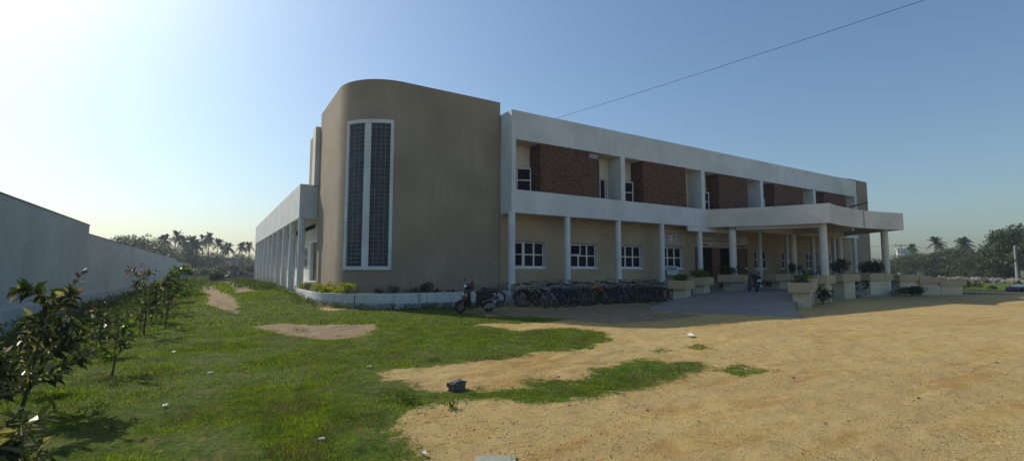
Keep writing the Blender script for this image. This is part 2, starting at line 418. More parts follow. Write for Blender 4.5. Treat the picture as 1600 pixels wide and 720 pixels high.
grass = put('grass', bulk('grass', V, len(V)//3, 3, [M['grass'], M['grass_dry']], dry.astype(int)), kind='stuff')

# ------------------------------------------------------------------ the school building
YF, YW = 18.5, 19.5
XL, XR = 11.45, 45.0
ZS, ZB, ZO, ZT = 4.22, 5.30, 7.66, 9.02
FL = .97
school = thing('school_building', 'long two storey school with rounded beige end tower, white bands and brick panels', 'building', (XL, YF, 0))
def holes_wall(mb, a0, a1, z0, z1, put_box, holes):
    x = a0
    for (h0, h1, k0, k1) in sorted(holes):
        if h0 > x: put_box(x, h0, z0, z1)
        if k0 > z0: put_box(h0, h1, z0, k0)
        if k1 < z1: put_box(h0, h1, k1, z1)
        x = h1
    if x < a1: put_box(x, a1, z0, z1)
WZ0, WZ1 = 1.72, 2.98
gwin = [(12.27, 14.03), (15.67, 17.45), (19.05, 20.85), (22.55, 24.35), (31.85, 33.45), (35.3, 37.0), (38.7, 40.4), (42.2, 43.9)]
DX0, DX1, DZ1 = 25.5, 31.05, 3.06
mb = MB(); holes_wall(mb, 11.4, 46.2, 0, 4.3, lambda a, b, c, d: mb.box(a, b, YW, YW+.24, c, d), [(a, b, WZ0, WZ1) for a, b in gwin]+[(DX0, DX1, FL, DZ1)])
mb.build('ground_floor_wall', M['beige_smooth'], school)
mb = MB(); mb.box(XL, XR, 18.15, YW-.002, 0, FL)
mb.build('plinth', M['beige_smooth'], school, bevel=.015)
# upper storey back wall in the balcony recess, with window holes in the gaps between brick panels
bays = [(11.69, 18.33, 13.13, 16.85), (18.62, 25.02, 20.08, 23.67), (25.34, 31.22, 26.83, 29.85), (31.56, 38.12, 33.0, 36.75), (38.46, 44.62, 39.82, 43.28)]
mb = MB(); uh = []
for (a, b, p, q) in bays: uh += [(a+.03, p-.12, ZB+.02, 6.58), (q+.12, b-.12, ZB+.02, 6.58)]
holes_wall(mb, XL, XR, 4.6, ZT-.1, lambda a, b, c, d: mb.box(a, b, YW+.003, YW+.24, c, d), uh)
mb.build('upper_wall', M['cream'], school)
# the white frame: lower band, upper band, cheeks, fins
mb = MB(); mb.box(XL, XR, YF, YF+.18, ZS, ZB); mb.build('balcony_parapet', M['white'], school, bevel=.008)
mb = MB(); mb.box(XL, XR, YF, YF+.22, ZO, ZT); mb.box(XL, XL+.2, YF+.22, YW+.3, ZO, ZT)
mb.build('roof_parapet', M['white'], school, bevel=.008)
mb = MB(); mb.box(XL, 11.69, YF, YW, ZB, ZO); mb.box(XL, XL+.2, YF+.18, YW, ZS, ZB)
mb.build('end_cheek', M['white'], school)
mb = MB(); mb.box(44.62, XR, YF, YW, ZB, ZO); mb.build('end_cheek', M['white'], school)
for i in range(4):
    mb = MB(); mb.box(bays[i][1], bays[i+1][0], YF+.002, YW, ZB, ZO); mb.build('fin', M['white'], school, bevel=.006)
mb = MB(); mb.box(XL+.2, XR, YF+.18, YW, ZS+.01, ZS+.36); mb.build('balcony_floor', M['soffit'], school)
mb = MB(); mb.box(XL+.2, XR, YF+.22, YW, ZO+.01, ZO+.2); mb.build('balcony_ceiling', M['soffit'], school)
for (a, b, p, q) in bays:
    mb = MB(); mb.box(p, q, YF+.07, YW, ZS+.5, ZO-.004); mb.build('brick_panel', M['brick'], school, bevel=.006)
def sash(parent, hinge, ang, w, z0, z1, rows=2, sgn=1):
    # opened casement leaf: frame bars + dark glass; hinge (x,y), ang measured from wall plane outwards
    o = bpy.data.objects.new('sash', None)
    c, s_ = cos(ang), sin(ang)
    def P(u, t, z): return (hinge[0]+sgn*(u*c)+t*s_*sgn, hinge[1]-u*s_+t*c, z)
    f = MB(); b = .055; t = .02
    def bar(u0, u1, za, zb, mbx, tt=t):
        vs = [P(u, q, z) for z in (za, zb) for (u, q) in ((u0, -tt), (u1, -tt), (u1, tt), (u0, tt))]
        fs = [(0,3,2,1),(4,5,6,7),(0,1,5,4),(1,2,6,5),(2,3,7,6),(3,0,4,7)]
        if sgn < 0: fs = [x[::-1] for x in fs]
        mbx.add(vs, fs)
    bar(0, b, z0, z1, f); bar(w-b, w, z0, z1, f); bar(b, w-b, z1-b, z1, f); bar(b, w-b, z0, z0+b, f)
    zs = [z0+b]
    for k in range(1, rows):
        zc = z0+(z1-z0)*k/rows; bar(b, w-b, zc-b/2, zc+b/2, f); zs += [zc-b/2, zc+b/2]
    zs.append(z1-b)
    so = f.build('sash', M['metalwhite'], parent)
    g = MB()
    for k in range(rows): bar(b, w-b, zs[2*k], zs[2*k+1], g, .006)
    # same level as the sash: both hang from the window
    g.build('pane', M['glass'], parent)
def window(x0, x1, z0, z1, y, cols=3, rows=2, opened=(), parent=school, axis='y'):
    """white casement window: frame mesh with one dark pane mesh under it"""
    b = .055
    def bx(mb_, u0, u1, za, zb, d0, d1):
        if axis == 'y': mb_.box(u0, u1, y+d0, y+d1, za, zb)
        else: mb_.box(y+d0, y+d1, u0, u1, za, zb)
    f = MB(); W = (x1-x0); cw = W/cols; rh = (z1-z0)/rows
    bx(f, x0, x1, z1-b, z1, 0, .06); bx(f, x0, x1, z0, z0+b, 0, .06)
    for k in range(cols+1):
        c = x0+cw*k; u0 = max(x0, c-b*.75); u1 = min(x1, c+b*.75)
        bx(f, u0, u1, z0+b, z1-b, -.001, .061)
    for r in range(1, rows):
        zc = z0+rh*r
        for k in range(cols):
            if (k, 'all') in opened: continue
            bx(f, x0+cw*k+b*.75, x0+cw*(k+1)-b*.75, zc-b/2, zc+b/2, .002, .058)
    fo = f.build('window', M['metalwhite'], parent)
    g = MB()
    for k in range(cols):
        for r in range(rows):
            if (k, r) in opened or (k, 'all') in opened: continue
            bx(g, x0+cw*k+b*.7, x0+cw*(k+1)-b*.7, z0+rh*r+b*.4, z0+rh*(r+1)-b*.4, .025, .035)
    g.build('pane', M['glass'], fo)
    d = MB(); bx(d, x0, x1, z0, z1, .09, .10); d.build('dark_room_backing', M['dark'], fo)  # black sheet stands in for the shade of the room behind
    return fo
for i, (a, b) in enumerate(gwin):
    op = {0: ((0, 'all'),), 1: ((0, 1),)}.get(i, ())
    w = window(a+.02, b-.02, WZ0+.03, WZ1-.01, YW+.14, opened=op)
    m2 = MB(); m2.box(a-.03, b+.03, YW-.035, YW+.14, WZ0-.05, WZ0+.028); m2.build('sill', M['metalwhite'], w)
    m2 = MB(); m2.box(a-.02, b+.05, YW-.05, YW+.05, WZ1+.003, WZ1+.035); m2.build('drip_mould', M['concrete'], w)
    m2 = MB(); m2.box(b-.018, b-.003, YW-.02, YW+.14, WZ0+.03, WZ1-.01); m2.build('jamb', M['white'], w)
    cw = (b-a-.04)/3
    if i == 0: sash(w, (a+.05, YW+.13), radians(76), cw*.95, WZ0+.06, WZ1-.05)
    if i == 1: sash(w, (a+.05, YW+.13), radians(48), cw*.95, (WZ0+WZ1)/2+.03, WZ1-.05, rows=1)
for i, (a, b, p, q) in enumerate(bays):
    for (u0, u1, left) in ((a+.03, p-.12, True), (q+.12, b-.12, False)):
        f = MB(); z0, z1 = ZB+.02, 6.58
        f.box(u0, u1, YW+.08, YW+.13, z1-.06, z1); f.box(u0, u1, YW+.08, YW+.13, z0, z0+.05)
        for c in (u0, (u0+u1)/2-.03, u1-.06): f.box(c, c+.06, YW+.079, YW+.131, z0+.05, z1-.06)
        wo = f.build('window', M['metalwhite'], school)
        d = MB(); d.box(u0, u1, YW+.135, YW+.15, z0, z1); d.build('pane', M['glass'], wo)
        if left: sash(wo, (u0+.60, YW-.03), radians(24), .72, z0+.02, z1-.03)
        elif i < 2: sash(wo, (u0+.02, YW+.06), radians(70 if i else 48), .62, z0+.02, z1-.03)
mb = MB(); mb.box(16.15, 16.75, YF+.045, YF+.09, 7.33, 7.56); mb.build('vent_plate', M['concrete'], school)
# body behind
mb = MB(); mb.box(XL+.21, 46.1, YW+.25, 33, 4.61, 8.7); mb.build('main_block', M['beige_smooth'], school)
mb = MB(); mb.box(XL+.21, 46.1, YW+1.6, 33, .5, 4.6); mb.build('ground_floor_core', M['dark'], school)
# round columns of the front
for cx in (11.42, 14.78, 18.2, 21.55, 24.9, 31.1, 34.4, 37.95, 41.1, 44.55):
    mb = MB(); mb.cyl(cx if cx > 12 else cx+.14, YF+.16, 0. if cx < 12 else FL, ZS+.02, .15 if cx > 12 else .165, 24); mb.build('column', M['white'], school, smooth=True)
# tower
TC = (6.65, 21.7); TR = 2.2; TX = TC[0]-TR
def towpath(off=0, n=24, yend=25.9, x1=11.42):
    P = [(TX-off, yend)]
    for k in range(n+1):
        a = pi/2*k/n; P.append((TC[0]-(TR+off)*cos(a), TC[1]-(TR+off)*sin(a)))
    P.append((x1, TC[1]-TR-off)); return P
tp = towpath()
mb = MB(); mb.prism(tp+[(11.42, 25.9)], 0, 9.63)
mb.build('tower', M['beige'], school, smooth=30)
# tower window on the curve
def arcp(a, off): return (TC[0]-(TR+off)*cos(a), TC[1]-(TR+off)*sin(a))
def arcbox(mb_, a0, a1, z0, z1, o0, o1, n=8):
    n = max(1, n); vs = []
    for k in range(n+1):
        a = a0+(a1-a0)*k/n; p = arcp(a, o0); q = arcp(a, o1)
        vs += [(p[0],p[1],z0),(q[0],q[1],z0),(q[0],q[1],z1),(p[0],p[1],z1)]
    fs = [(3,2,1,0), tuple(4*n+i for i in (0,1,2,3))]
    for k in range(n):
        b = 4*k
        fs += [(b+1,b+5,b+4,b)[::-1],(b+2,b+6,b+5,b+1)[::-1],(b+3,b+7,b+6,b+2)[::-1],(b,b+4,b+7,b+3)[::-1]]
    fs = [f[::-1] for f in fs]
    mb_.add(vs, fs)
A0, A1 = radians(25.5), radians(79.5); dA = .15/TR
f = MB(); z0, z1 = 1.60, 7.88
arcbox(f, A0, A1, z1-.15, z1, -.1, .075, 14); arcbox(f, A0, A1, z0, z0+.15, -.1, .075, 14)
arcbox(f, A0, A0+dA*.85, z0+.15, z1-.15, -.1, .074, 2); arcbox(f, A1-dA*.85, A1, z0+.15, z1-.15, -.1, .074, 2)
wo = f.build('tower_window', M['white'], school, smooth=30)
AM0, AM1 = radians(48.4), radians(55.6)
f = MB(); arcbox(f, AM0, AM1, z0+.15, z1-.15, -.05, .045, 4); f.build('mullion', M['white'], wo, smooth=30)
def gb_mat():
    m = mat('glass_block', (.03, .04, .05), .2, 0, .35); t = NT(m)
    n = t.noise(t.coord(kind='World'), 3.5, 3); n2 = t.noise(t.coord(kind='World'), 40, 2)
    t.col(t.ramp(n, (.4, (.012, .016, .024)), (.62, (.04, .05, .065)))); t.bump(n2, .4, .01); return m
M['gblock'] = gb_mat(); M['mortar'] = mat('block_joint', (.13, .15, .17), .8)
for (a0, a1, nc) in ((A0+dA*.85, AM0, 3), (AM1, A1-dA*.85, 4)):
    g = MB(); g.cur = 1; arcbox(g, a0, a1, z0+.15, z1-.15, -.04, .004, 10); g.cur = 0
    nr = 34; rh = (z1-z0-.3)/nr; ca = (a1-a0)/nc; gp = .013
    for r in range(nr):
        for c in range(nc):
            aa, ab = a0+ca*c+gp/TR, a0+ca*(c+1)-gp/TR; za, zb = z0+.15+rh*r+gp, z0+.15+rh*(r+1)-gp
            jit = random.uniform(-.003, .003)
            am, bm = aa+(ab-aa)*.2, ab-(ab-aa)*.2; zm, zn = za+rh*.16, zb-rh*.16
            o = [(aa, za, .005), (ab, za, .005), (ab, zb, .005), (aa, zb, .005), (am, zm, .016), (bm, zm, .016+jit), (bm, zn, .016-jit), (am, zn, .016)]
            g.add([(*arcp(a, off), z) for a, z, off in o], [(0,1,5,4),(1,2,6,5),(2,3,7,6),(3,0,4,7),(4,5,6,7)])
    g.build('glass_block_pane', [M['gblock'], M['mortar']], wo)
# far tower
fx = 49.1
P = [(46.2, 19.5)]+[(fx+TR*sin(pi/2*k/16), 21.7-TR*cos(pi/2*k/16)) for k in range(17)]+[(fx+TR, 25.9), (46.2, 25.9)]
mb = MB(); mb.prism(P, 0, 9.5); mb.build('tower', M['beige'], school, smooth=30)
mb = MB(); mb.box(XR+.001, 46.2, YW+.01, 25.9, 0, 9.45); mb.build('stair_wall', M['beige'], school)
mb = MB(); mb.prism([(fx+1.2, 20.6), (fx+TR+.35, 20.9), (fx+TR+.35, 27), (fx+1.2, 27)], 0, 8.05); mb.build('buttress', M['beige_smooth'], school)
# the left wing: canopy, wall, columns, stair block
mb = MB(); mb.box(4.452, 9, 25.905, 29.1, 4.3, 8.98); mb.build('stair_wall', M['beige'], school)
mb = MB(); mb.box(4.22, 4.449, 26.0, 26.75, 5.9, 8.97); mb.build('fin', M['cream'], school)
mb = MB(); mb.box(3.6, 3.78, 26.2, 55.6, ZS, 5.95); mb.box(3.78, 4.6, 26.2, 26.38, ZS, 5.95); mb.box(3.78, 6, 55.42, 55.6, ZS, 5.95)
mb.build('canopy_fascia', M['white_old'], school, bevel=.01)
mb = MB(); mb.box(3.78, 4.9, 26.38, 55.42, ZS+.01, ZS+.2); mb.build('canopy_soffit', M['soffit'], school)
mb = MB(); mb.box(4.9, 30, 29.2, 55.6, 4.0, 5.6); mb.build('hall_roof', M['cream'], school)
lw = [(27.75+.25, 30.2, FL, 3.16)]+[(31.6+3.35*k, 33.0+3.35*k, 1.75, 2.95) for k in range(7)]
mb = MB(); holes_wall(mb, 25.91, 55.5, 0, ZS+.1, lambda a, b, c, d: mb.box(4.9, 5.14, a, b, c, d), lw)
mb.build('side_wall', M['cream'], school)
mb = MB(); mb.box(4.1, 4.898, 27.1, 55.5, 0, FL); mb.build('side_plinth', M['white_old'], school)
mb = MB()
for k in range(2): mb.box(3.55+.28*k, 4.1, 27.3, 29.8, .2+.26*k, .46+.26*k)
mb.build('side_steps', M['concrete'], school)
mb = MB()
for (y0, y1) in ((27.9, 27.98), (30.22, 30.3)): mb.box(4.84, 5.0, y0, y1, FL, 3.24)
mb.box(4.84, 5.0, 27.98, 30.22, 3.17, 3.24); dfr = mb.build('side_door', M['metalwhite'], school)
mb = MB(); mb.box(5.02, 5.06, 27.98, 30.2, FL, 3.16); mb.build('dark_doorway', M['black'], dfr)  # black slab stands in for the shade inside the open doorway
for (a, b, c, d) in lw[1:]: window(a+.01, b-.01, c+.01, d-.01, 4.97, cols=2, axis='x')
for k in range(10):
    mb = MB(); mb.cyl(3.78, 26.42+3.22*k, .05, ZS+.02, .165, 20); mb.build('column', M['white_old'], school, smooth=True)
# ---- entrance: doors, steps, porch
mb = MB()
for (a, b) in ((25.5, 26.15), (27.35, 28.2), (29.15, 30.09), (30.11, 31.05)):
    mb = MB(); mb.box(a, b, YW+.10, YW+.16, FL, DZ1); dr = mb.build('entrance_door', M['wood'], school)
    for (c, d) in ((FL+.12, FL+.95), (FL+1.07, DZ1-.12)):
        mb = MB(); mb.box(a+.1, b-.1, YW+.085, YW+.099, c, d); mb.build('door_panel', M['wood'], dr, bevel=.008)
mb = MB(); mb.box(DX0, DX1, YW+1.3, YW+1.35, FL, DZ1+.3); mb.box(DX0-.1, DX0, YW+.245, YW+1.3, FL, DZ1+.3); mb.box(DX1, DX1+.1, YW+.245, YW+1.3, FL, DZ1+.3)
mb.build('lobby', M['dark'], school)
# porch canopy, with gently hollow sides
def hollow(a, b, sag, n=14):
    a = Vector(a); b = Vector(b); d = b-a; nrm = Vector((-d.y, d.x)).normalized()
    return [tuple(a+d*t+nrm*sag*4*t*(1-t)) for t in [k/n for k in range(n)]]
CA, CB, CC, CD = (25.5, YF-.003), (28.66, 13.1), (37.75, 12.95), (41.6, YF-.003)
outl = hollow(CA, CB, .28)+hollow(CB, CC, .62)+hollow(CC, CD, .28)+[CD]
ctr = Vector((33.4, 17.5))
inn = [tuple(Vector(p)+(ctr-Vector(p)).normalized()*.2) for p in outl[1:-1]]
inn = [(CA[0]+.25, YF-.003)]+inn+[(CD[0]-.25, YF-.003)]
vs = []; fs = []; n = len(outl)
for (p, q) in zip(outl, inn): vs += [(p[0],p[1],ZS),(p[0],p[1],5.31),(q[0],q[1],5.31),(q[0],q[1],ZS)]
for k in range(n-1):
    b = 4*k
    fs += [(b,b+4,b+5,b+1),(b+1,b+5,b+6,b+2),(b+2,b+6,b+7,b+3),(b+3,b+7,b+4,b)]
fs += [(0,1,2,3), (4*n-1,4*n-2,4*n-3,4*n-4)]
mb = MB(); mb.add(vs, fs); pc = mb.build('porch_canopy', M['cream'], school, smooth=30)
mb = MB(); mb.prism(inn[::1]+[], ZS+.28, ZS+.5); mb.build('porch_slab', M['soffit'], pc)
mb = MB()
def beam(mb_, a, b, w, z0, z1):
    a = Vector(a); b = Vector(b); d = (b-a).normalized(); nn = Vector((-d.y, d.x))*w/2
    q = [a+nn, a-nn, b-nn, b+nn]; mb_.prism([tuple(x) for x in q], z0, z1)
P1, P4, P2, P3 = (26.55, 17.6), (33.25, 17.6), (29.15, 13.75), (37.25, 13.85)
P5 = (39.6, 17.6)
beam(mb, (26.5, 17.6), (40.6, 17.6), .3, 4.0, ZS+.279); beam(mb, (P1[0]+.12, 17.44), P2, .28, 4.02, ZS+.278); beam(mb, (33.25, 17.44), (33.25, 13.95), .28, 4.04, ZS+.277)
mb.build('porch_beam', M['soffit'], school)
for (cx, cy) in (P1, P4, P2, P3, P5):
    mb = MB(); mb.cyl(cx, cy, .3, ZS+.05 if (cx, cy) in (P2, P3) else 4.02, .2, 28); mb.build('porch_column', M['cream'], school, smooth=True)
mb = MB(); q = outl[14+8]; mb.tube([(q[0], q[1]-.04, 5.36), (q[0], q[1]-.04, 4.25)], .02, 6); mb.build('drain_pipe', M['concrete'], pc)
mb = MB(); mb.box(23.7, 28.4, YF+.03, YF+.15, 3.93, ZS-.002)
mb.build('tie_beam', M['white'], school)
# porch floor, ramps and steps: setting
ramp = MB()
L0, R0 = (14.75, 13.4), (17.45, 9.0)
ra = [(L0, R0, .004), ((15.7, 14.3), (18.1, 9.5), .06), ((18.6, 15.6), (20.4, 10.9), .21), ((22.0, 16.9), (23.2, 12.0), .36), ((24.6, 17.7), (25.2, 12.7), .45),
      ((40.3, 17.7), (39.9, 13.2), .45), ((44.5, 17.0), (43.2, 12.2), .2), ((49., 16.2), (47.5, 9.2), -.01)]
# hollow south edge between
def rampz(t): return t
vs = []; fs = []
seg = []
for i in range(len(ra)-1):
    (l0, r0, z0_), (l1, r1, z1_) = ra[i], ra[i+1]; nn = 10 if i == 4 else 3
    for k in range(nn):
        t = k/nn; seg.append(((l0[0]+(l1[0]-l0[0])*t, l0[1]+(l1[1]-l0[1])*t), (r0[0]+(r1[0]-r0[0])*t, r0[1]+(r1[1]-r0[1])*t+(1.3*4*t*(1-t) if i == 4 else 0)), z0_+(z1_-z0_)*t))
seg.append(ra[-1])
for (l, r, z) in seg:
    vs += [(l[0], l[1], z), (r[0], r[1], z), (r[0], r[1], -.15), (l[0], l[1], -.15)]
for k in range(len(seg)-1):
    b = 4*k; fs += [(b, b+1, b+5, b+4), (b+1, b+2, b+6, b+5), (b+3, b, b+4, b+7)]
fs += [(0, 3, 2, 1)]
ramp.add(vs, fs)
def ramp_mat():
    m = stucco('ramp_concrete', (.29, .275, .235), .3, (.15, .14, .12), .6, .006, gscale=40); t = NT(m)
    src = t.p.inputs['Base Color'].links[0].from_socket
    w = t.n('ShaderNodeTexWave'); w.inputs['Scale'].default_value = 1.1; w.inputs['Distortion'].default_value = 1.2; w.inputs['Detail'].default_value = 2
    mp = t.coord((1, .35, 1), 'World'); t.l(mp, w.inputs['Vector'])
    t.col(t.mix(.7, src, t.ramp(w.outputs['Fac'], (.1, (.5, .48, .44)), (.6, (1, 1, 1))), 'MULTIPLY')); return m
M['ramp'] = ramp_mat()
ramp.build('ramp', M['ramp'], kind='structure')
mb = MB(); mb.box(25.2, 31.3, 17.72, 18.14, .3, .79); mb.box(25.2, 31.3, 17.4, 17.72, .3, .62)
mb.build('entrance_steps', M['concrete'], kind='structure')
mb = MB()
mb.prism([(33.4, 14.1), (37.0, 14.0), (37.0, 14.62), (33.4, 14.62)], -.1, .30); mb.prism([(33.2, 13.7), (37.0, 13.6), (37.0, 14.098), (33.2, 14.098)], -.1, .15)
mb.build('side_steps', M['concrete'], kind='structure')

# ------------------------------------------------------------------ signs on the wall
def text_mesh(body, size, mat_, parent, loc, width=None, ext=.004, align='LEFT', rot=(pi/2, 0, 0)):
    cu = bpy.data.curves.new('t', 'FONT'); cu.body = body; cu.size = size; cu.extrude = ext; cu.align_x = align
    ob = bpy.data.objects.new('t', cu); COL.objects.link(ob)
    dg = bpy.context.evaluated_depsgraph_get(); me_ = bpy.data.meshes.new_from_object(ob.evaluated_get(dg))
    bpy.data.objects.remove(ob)
    if len(me_.vertices) == 0: return None
    co = np.empty(len(me_.vertices)*3, np.float32); me_.vertices.foreach_get('co', co); co = co.reshape(-1, 3)
    w = co[:, 0].max()-co[:, 0].min(); s_ = (width/w) if width else 1.
    out = np.stack([loc[0]+(co[:, 0]-co[:, 0].min())*s_, loc[1]-co[:, 2], loc[2]+co[:, 1]], 1)
    me_.vertices.foreach_set('co', out.astype(np.float32).ravel()); me_.update()
    me_.materials.clear(); me_.materials.append(mat_)
    return put('lettering', me_, parent)
M['signwhite'] = mat('sign_board_white', (.50, .50, .47), .6); M['ink'] = mat('sign_ink', (.02, .02, .035), .6); M['redink'] = mat('sign_red_ink', (.28, .03, .03), .6); M['blueink'] = mat('sign_blue_ink', (.05, .05, .16), .6)
sg = thing('sign_board', 'wide pale school name board with dark lettering above the entrance doors', 'sign', (25.6, YW-.05, 3.19))
mb = MB(); mb.box(25.6, 31.02, YW-.06, YW-.003, 3.17, 3.90); mb.build('board', M['signwhite'], sg)
text_mesh('MATRICULATION HIGHER SECONDARY SCHOOL', .17, M['ink'], sg, (25.75, YW-.065, 3.74), 4.75)
text_mesh('\u0bc6\u0bae\u0b9f\u0bcd\u0bb0\u0bbf\u0b95\u0bcd \u0bc7\u0bae\u0bb2\u0bcd\u0ba8\u0bbf\u0bb2\u0bc8\u0baa\u0bcd\u0baa\u0bb3\u0bcd\u0bb3\u0bbf', .2, M['ink'], sg, (26.1, YW-.065, 3.42), 4.0)
mb = MB(); mb.box(25.64, 26.75, YW-.066, YW-.0605, 3.2, 3.29); mb.box(29.75, 30.98, YW-.066, YW-.0605, 3.2, 3.29)
for (a, b, z) in ((27.3, 28.9, 3.62), (27.4, 28.7, 3.25)):
    x = a
    while x < b: w = random.uniform(.05, .12); mb.box(x, x+w, YW-.065, YW-.0605, z, z+.05); x += w+.03
mb.build('print', M['ink'], sg)
def lines(mb_, x0, x1, z0, z1, y, n, seed=0):
    r = random.Random(seed)
    for k in range(n):
        z = z1-(z1-z0)*(k+.5)/n; h = (z1-z0)/n*.4; x = x0+r.uniform(0, .1)
        while x < x1-.05:
            w = r.uniform(.04, .14); mb_.box(x, min(x+w, x1), y-.005, y, z-h/2, z+h/2); x += w+.025
nb = thing('notice_board', 'red headed no smoking notice above the fourth window', 'sign', (22.75, YW-.03, 3.2), 0, 'notices fixed above the fourth window')
mb = MB(); mb.box(22.72, 23.43, YW-.03, YW-.003, 3.2, 3.99); mb.build('board', M['signwhite'], nb)
mb = MB(); mb.box(22.75, 23.40, YW-.036, YW-.0305, 3.84, 3.90); mb.box(22.75, 23.40, YW-.036, YW-.0305, 3.74, 3.79)
mb.tube([(22.98+.15*cos(t*pi/8), YW-.035, 3.53+.16*sin(t*pi/8)) for t in range(16)], .014, 5, closed=True); mb.tube([(22.88, YW-.037, 3.64), (23.08, YW-.037, 3.42)], .014, 5)
mb.build('red_print', M['redink'], nb)
mb = MB(); mb.box(22.9, 23.06, YW-.035, YW-.0305, 3.52, 3.55); lines(mb, 22.78, 23.38, 3.23, 3.35, YW-.0305, 2, 3); mb.build('print', M['ink'], nb)
nb = thing('notice_board', 'white notice with dark printed lines and an emblem, right of the no smoking notice', 'sign', (23.5, YW-.03, 3.2), 0, 'notices fixed above the fourth window')
mb = MB(); mb.box(23.47, 24.5, YW-.03, YW-.003, 3.2, 3.99); mb.build('board', M['signwhite'], nb)
mb = MB(); lines(mb, 23.75, 24.42, 3.5, 3.95, YW-.0305, 4, 5); lines(mb, 23.52, 24.42, 3.24, 3.5, YW-.0305, 3, 8); mb.disc((23.6, YW-.033, 3.86), (0, 1, 0), .06, .005, 12)
mb.disc((23.62, YW-.033, 3.62), (0, 1, 0), .07, .005, 12); mb.build('print', M['ink'], nb)
nb = thing('notice_board', 'small white board with blue lines leaning below the fourth window', 'sign', (22.6, 19.2, FL))
mb = MB(); mb.obox((23.1, 19.25, 1.6), 1.05, .03, .55, 0, 0, radians(-14)); mb.build('board', M['signwhite'], nb)
mb = MB()
for k in range(4): mb.obox((23.05, 19.225-.035*k+.07, 1.44+.11*k), .8-.1*(k % 2), .006, .04, 0, 0, radians(-14))
mb.build('print', M['blueink'], nb)
mb = MB()
for x in (22.65, 23.55): mb.tube([(x, 19.2, FL), (x, 19.34, 1.9)], .015, 6)
mb.build('stand', M['steel'], nb)

# ------------------------------------------------------------------ planting bed round the tower
bed = thing('planting_bed', 'low white curved planting bed wall round the foot of the beige tower', 'planter', (3.55, 26.2, 0))
o1 = towpath(.9, 24, 26.1); o2 = towpath(.78, 24, 26.1)
vs = []; fs = []
for (p, q) in zip(o1, o2): vs += [(p[0],p[1],-.1),(p[0],p[1],.68),(q[0],q[1],.68),(q[0],q[1],-.1)]
for k in range(len(o1)-1):
    b = 4*k; fs += [(b,b+4,b+5,b+1),(b+1,b+5,b+6,b+2),(b+2,b+6,b+7,b+3)]
fs += [(0,1,2,3)]
mb = MB(); mb.add(vs, fs); mb.build('bed_wall', M['white_old'], bed, smooth=30)
mb = MB(); o3 = towpath(.01, 24, 26.1)
mb.add([(x, y, .6) for x, y in o2]+[(x, y, .6) for x, y in o3], [(k, k+1, len(o2)+k+1, len(o2)+k) for k in range(len(o2)-1)])
mb.build('soil', M['soil'], bed)
mb = MB()
for px_ in (544, 657): 
    k = G(px_, 470, .3)
for a in (radians(52), ): 
    p = (TC[0]-(TR+.905)*cos(a), TC[1]-(TR+.905)*sin(a)); mb.tube([(p[0], p[1], .62), (p[0], p[1], .12)], .012, 5)
mb.tube([(7.1, 18.593, .64), (7.13, 18.593, .3), (7.05, 18.593, .12)], .012, 5); mb.tube([(9.0, 18.593, .64), (8.98, 18.593, .35)], .01, 5)
mb.build('crack', M['dark'], bed)

# ------------------------------------------------------------------ foliage helpers
LEAFP = np.array([(0, 0, 0), (.28, .5, .04), (.62, .46, .02), (1, 0, -.10), (.62, -.46, .02), (.28, -.5, .04)], float)   # x along, y half width, z
def leaves(pos, dirs, L, W, ups=None, fold=.25):
    """6-point leaves split along the midrib: returns verts for two quads per leaf"""
    n = len(pos); d = dirs/np.linalg.norm(dirs, axis=1, keepdims=True)
    up = ups if ups is not None else rng.normal(size=(n, 3))*.35+np.array([0, 0, 1.])
    s = np.cross(d, up); s /= np.linalg.norm(s, axis=1, keepdims=True)+1e-9; u = np.cross(s, d)
    cr = rng.uniform(-1., 3.2, n)[:, None]; fo = (fold*rng.uniform(.2, 2., n))[:, None]; tw = rng.normal(size=n)[:, None]*.12
    def P(k):
        x, y, z = LEAFP[k]; zz = z*cr+abs(y)*fo+y*tw
        return pos+d*(x*L)[:, None]+s*(y*W)[:, None]+u*(zz*L[:, None] if np.ndim(L) else zz*L)*.6
    p = [P(k) for k in range(6)]
    return np.stack([p[0], p[1], p[2], p[3], p[0], p[3], p[4], p[5]], 1).reshape(-1, 3)
def clump_leaves(centres, radii, n, size, flat=.6, shell=.6):
    """random quads through several ellipsoids; each quad is a spray of leaves"""
    c = np.asarray(centres, float); r = np.asarray(radii, float); w = r[:, 0]*r[:, 1]; w = w/w.sum()
    k = rng.choice(len(c), n, p=w); d = rng.normal(size=(n, 3)); d /= np.linalg.norm(d, axis=1, keepdims=True)
    rad = (shell+(1-shell)*rng.random(n))**.7*(.86+.28*rng.random(n))
    pos = c[k]+d*rad[:, None]*r[k]
    nrm = d*.5+rng.normal(size=(n, 3))*.6+np.array([0, 0, .5]); nrm /= np.linalg.norm(nrm, axis=1, keepdims=True)
    a = np.cross(nrm, rng.normal(size=(n, 3))); a /= np.linalg.norm(a, axis=1, keepdims=True); b = np.cross(nrm, a)
    s = size*rng.uniform(.5, 1.4, n)[:, None]
    q = [pos-a*s, pos-b*s*flat*.6, pos+a*s, pos+b*s*flat*.6]
    return np.stack(q, 1).reshape(-1, 3)
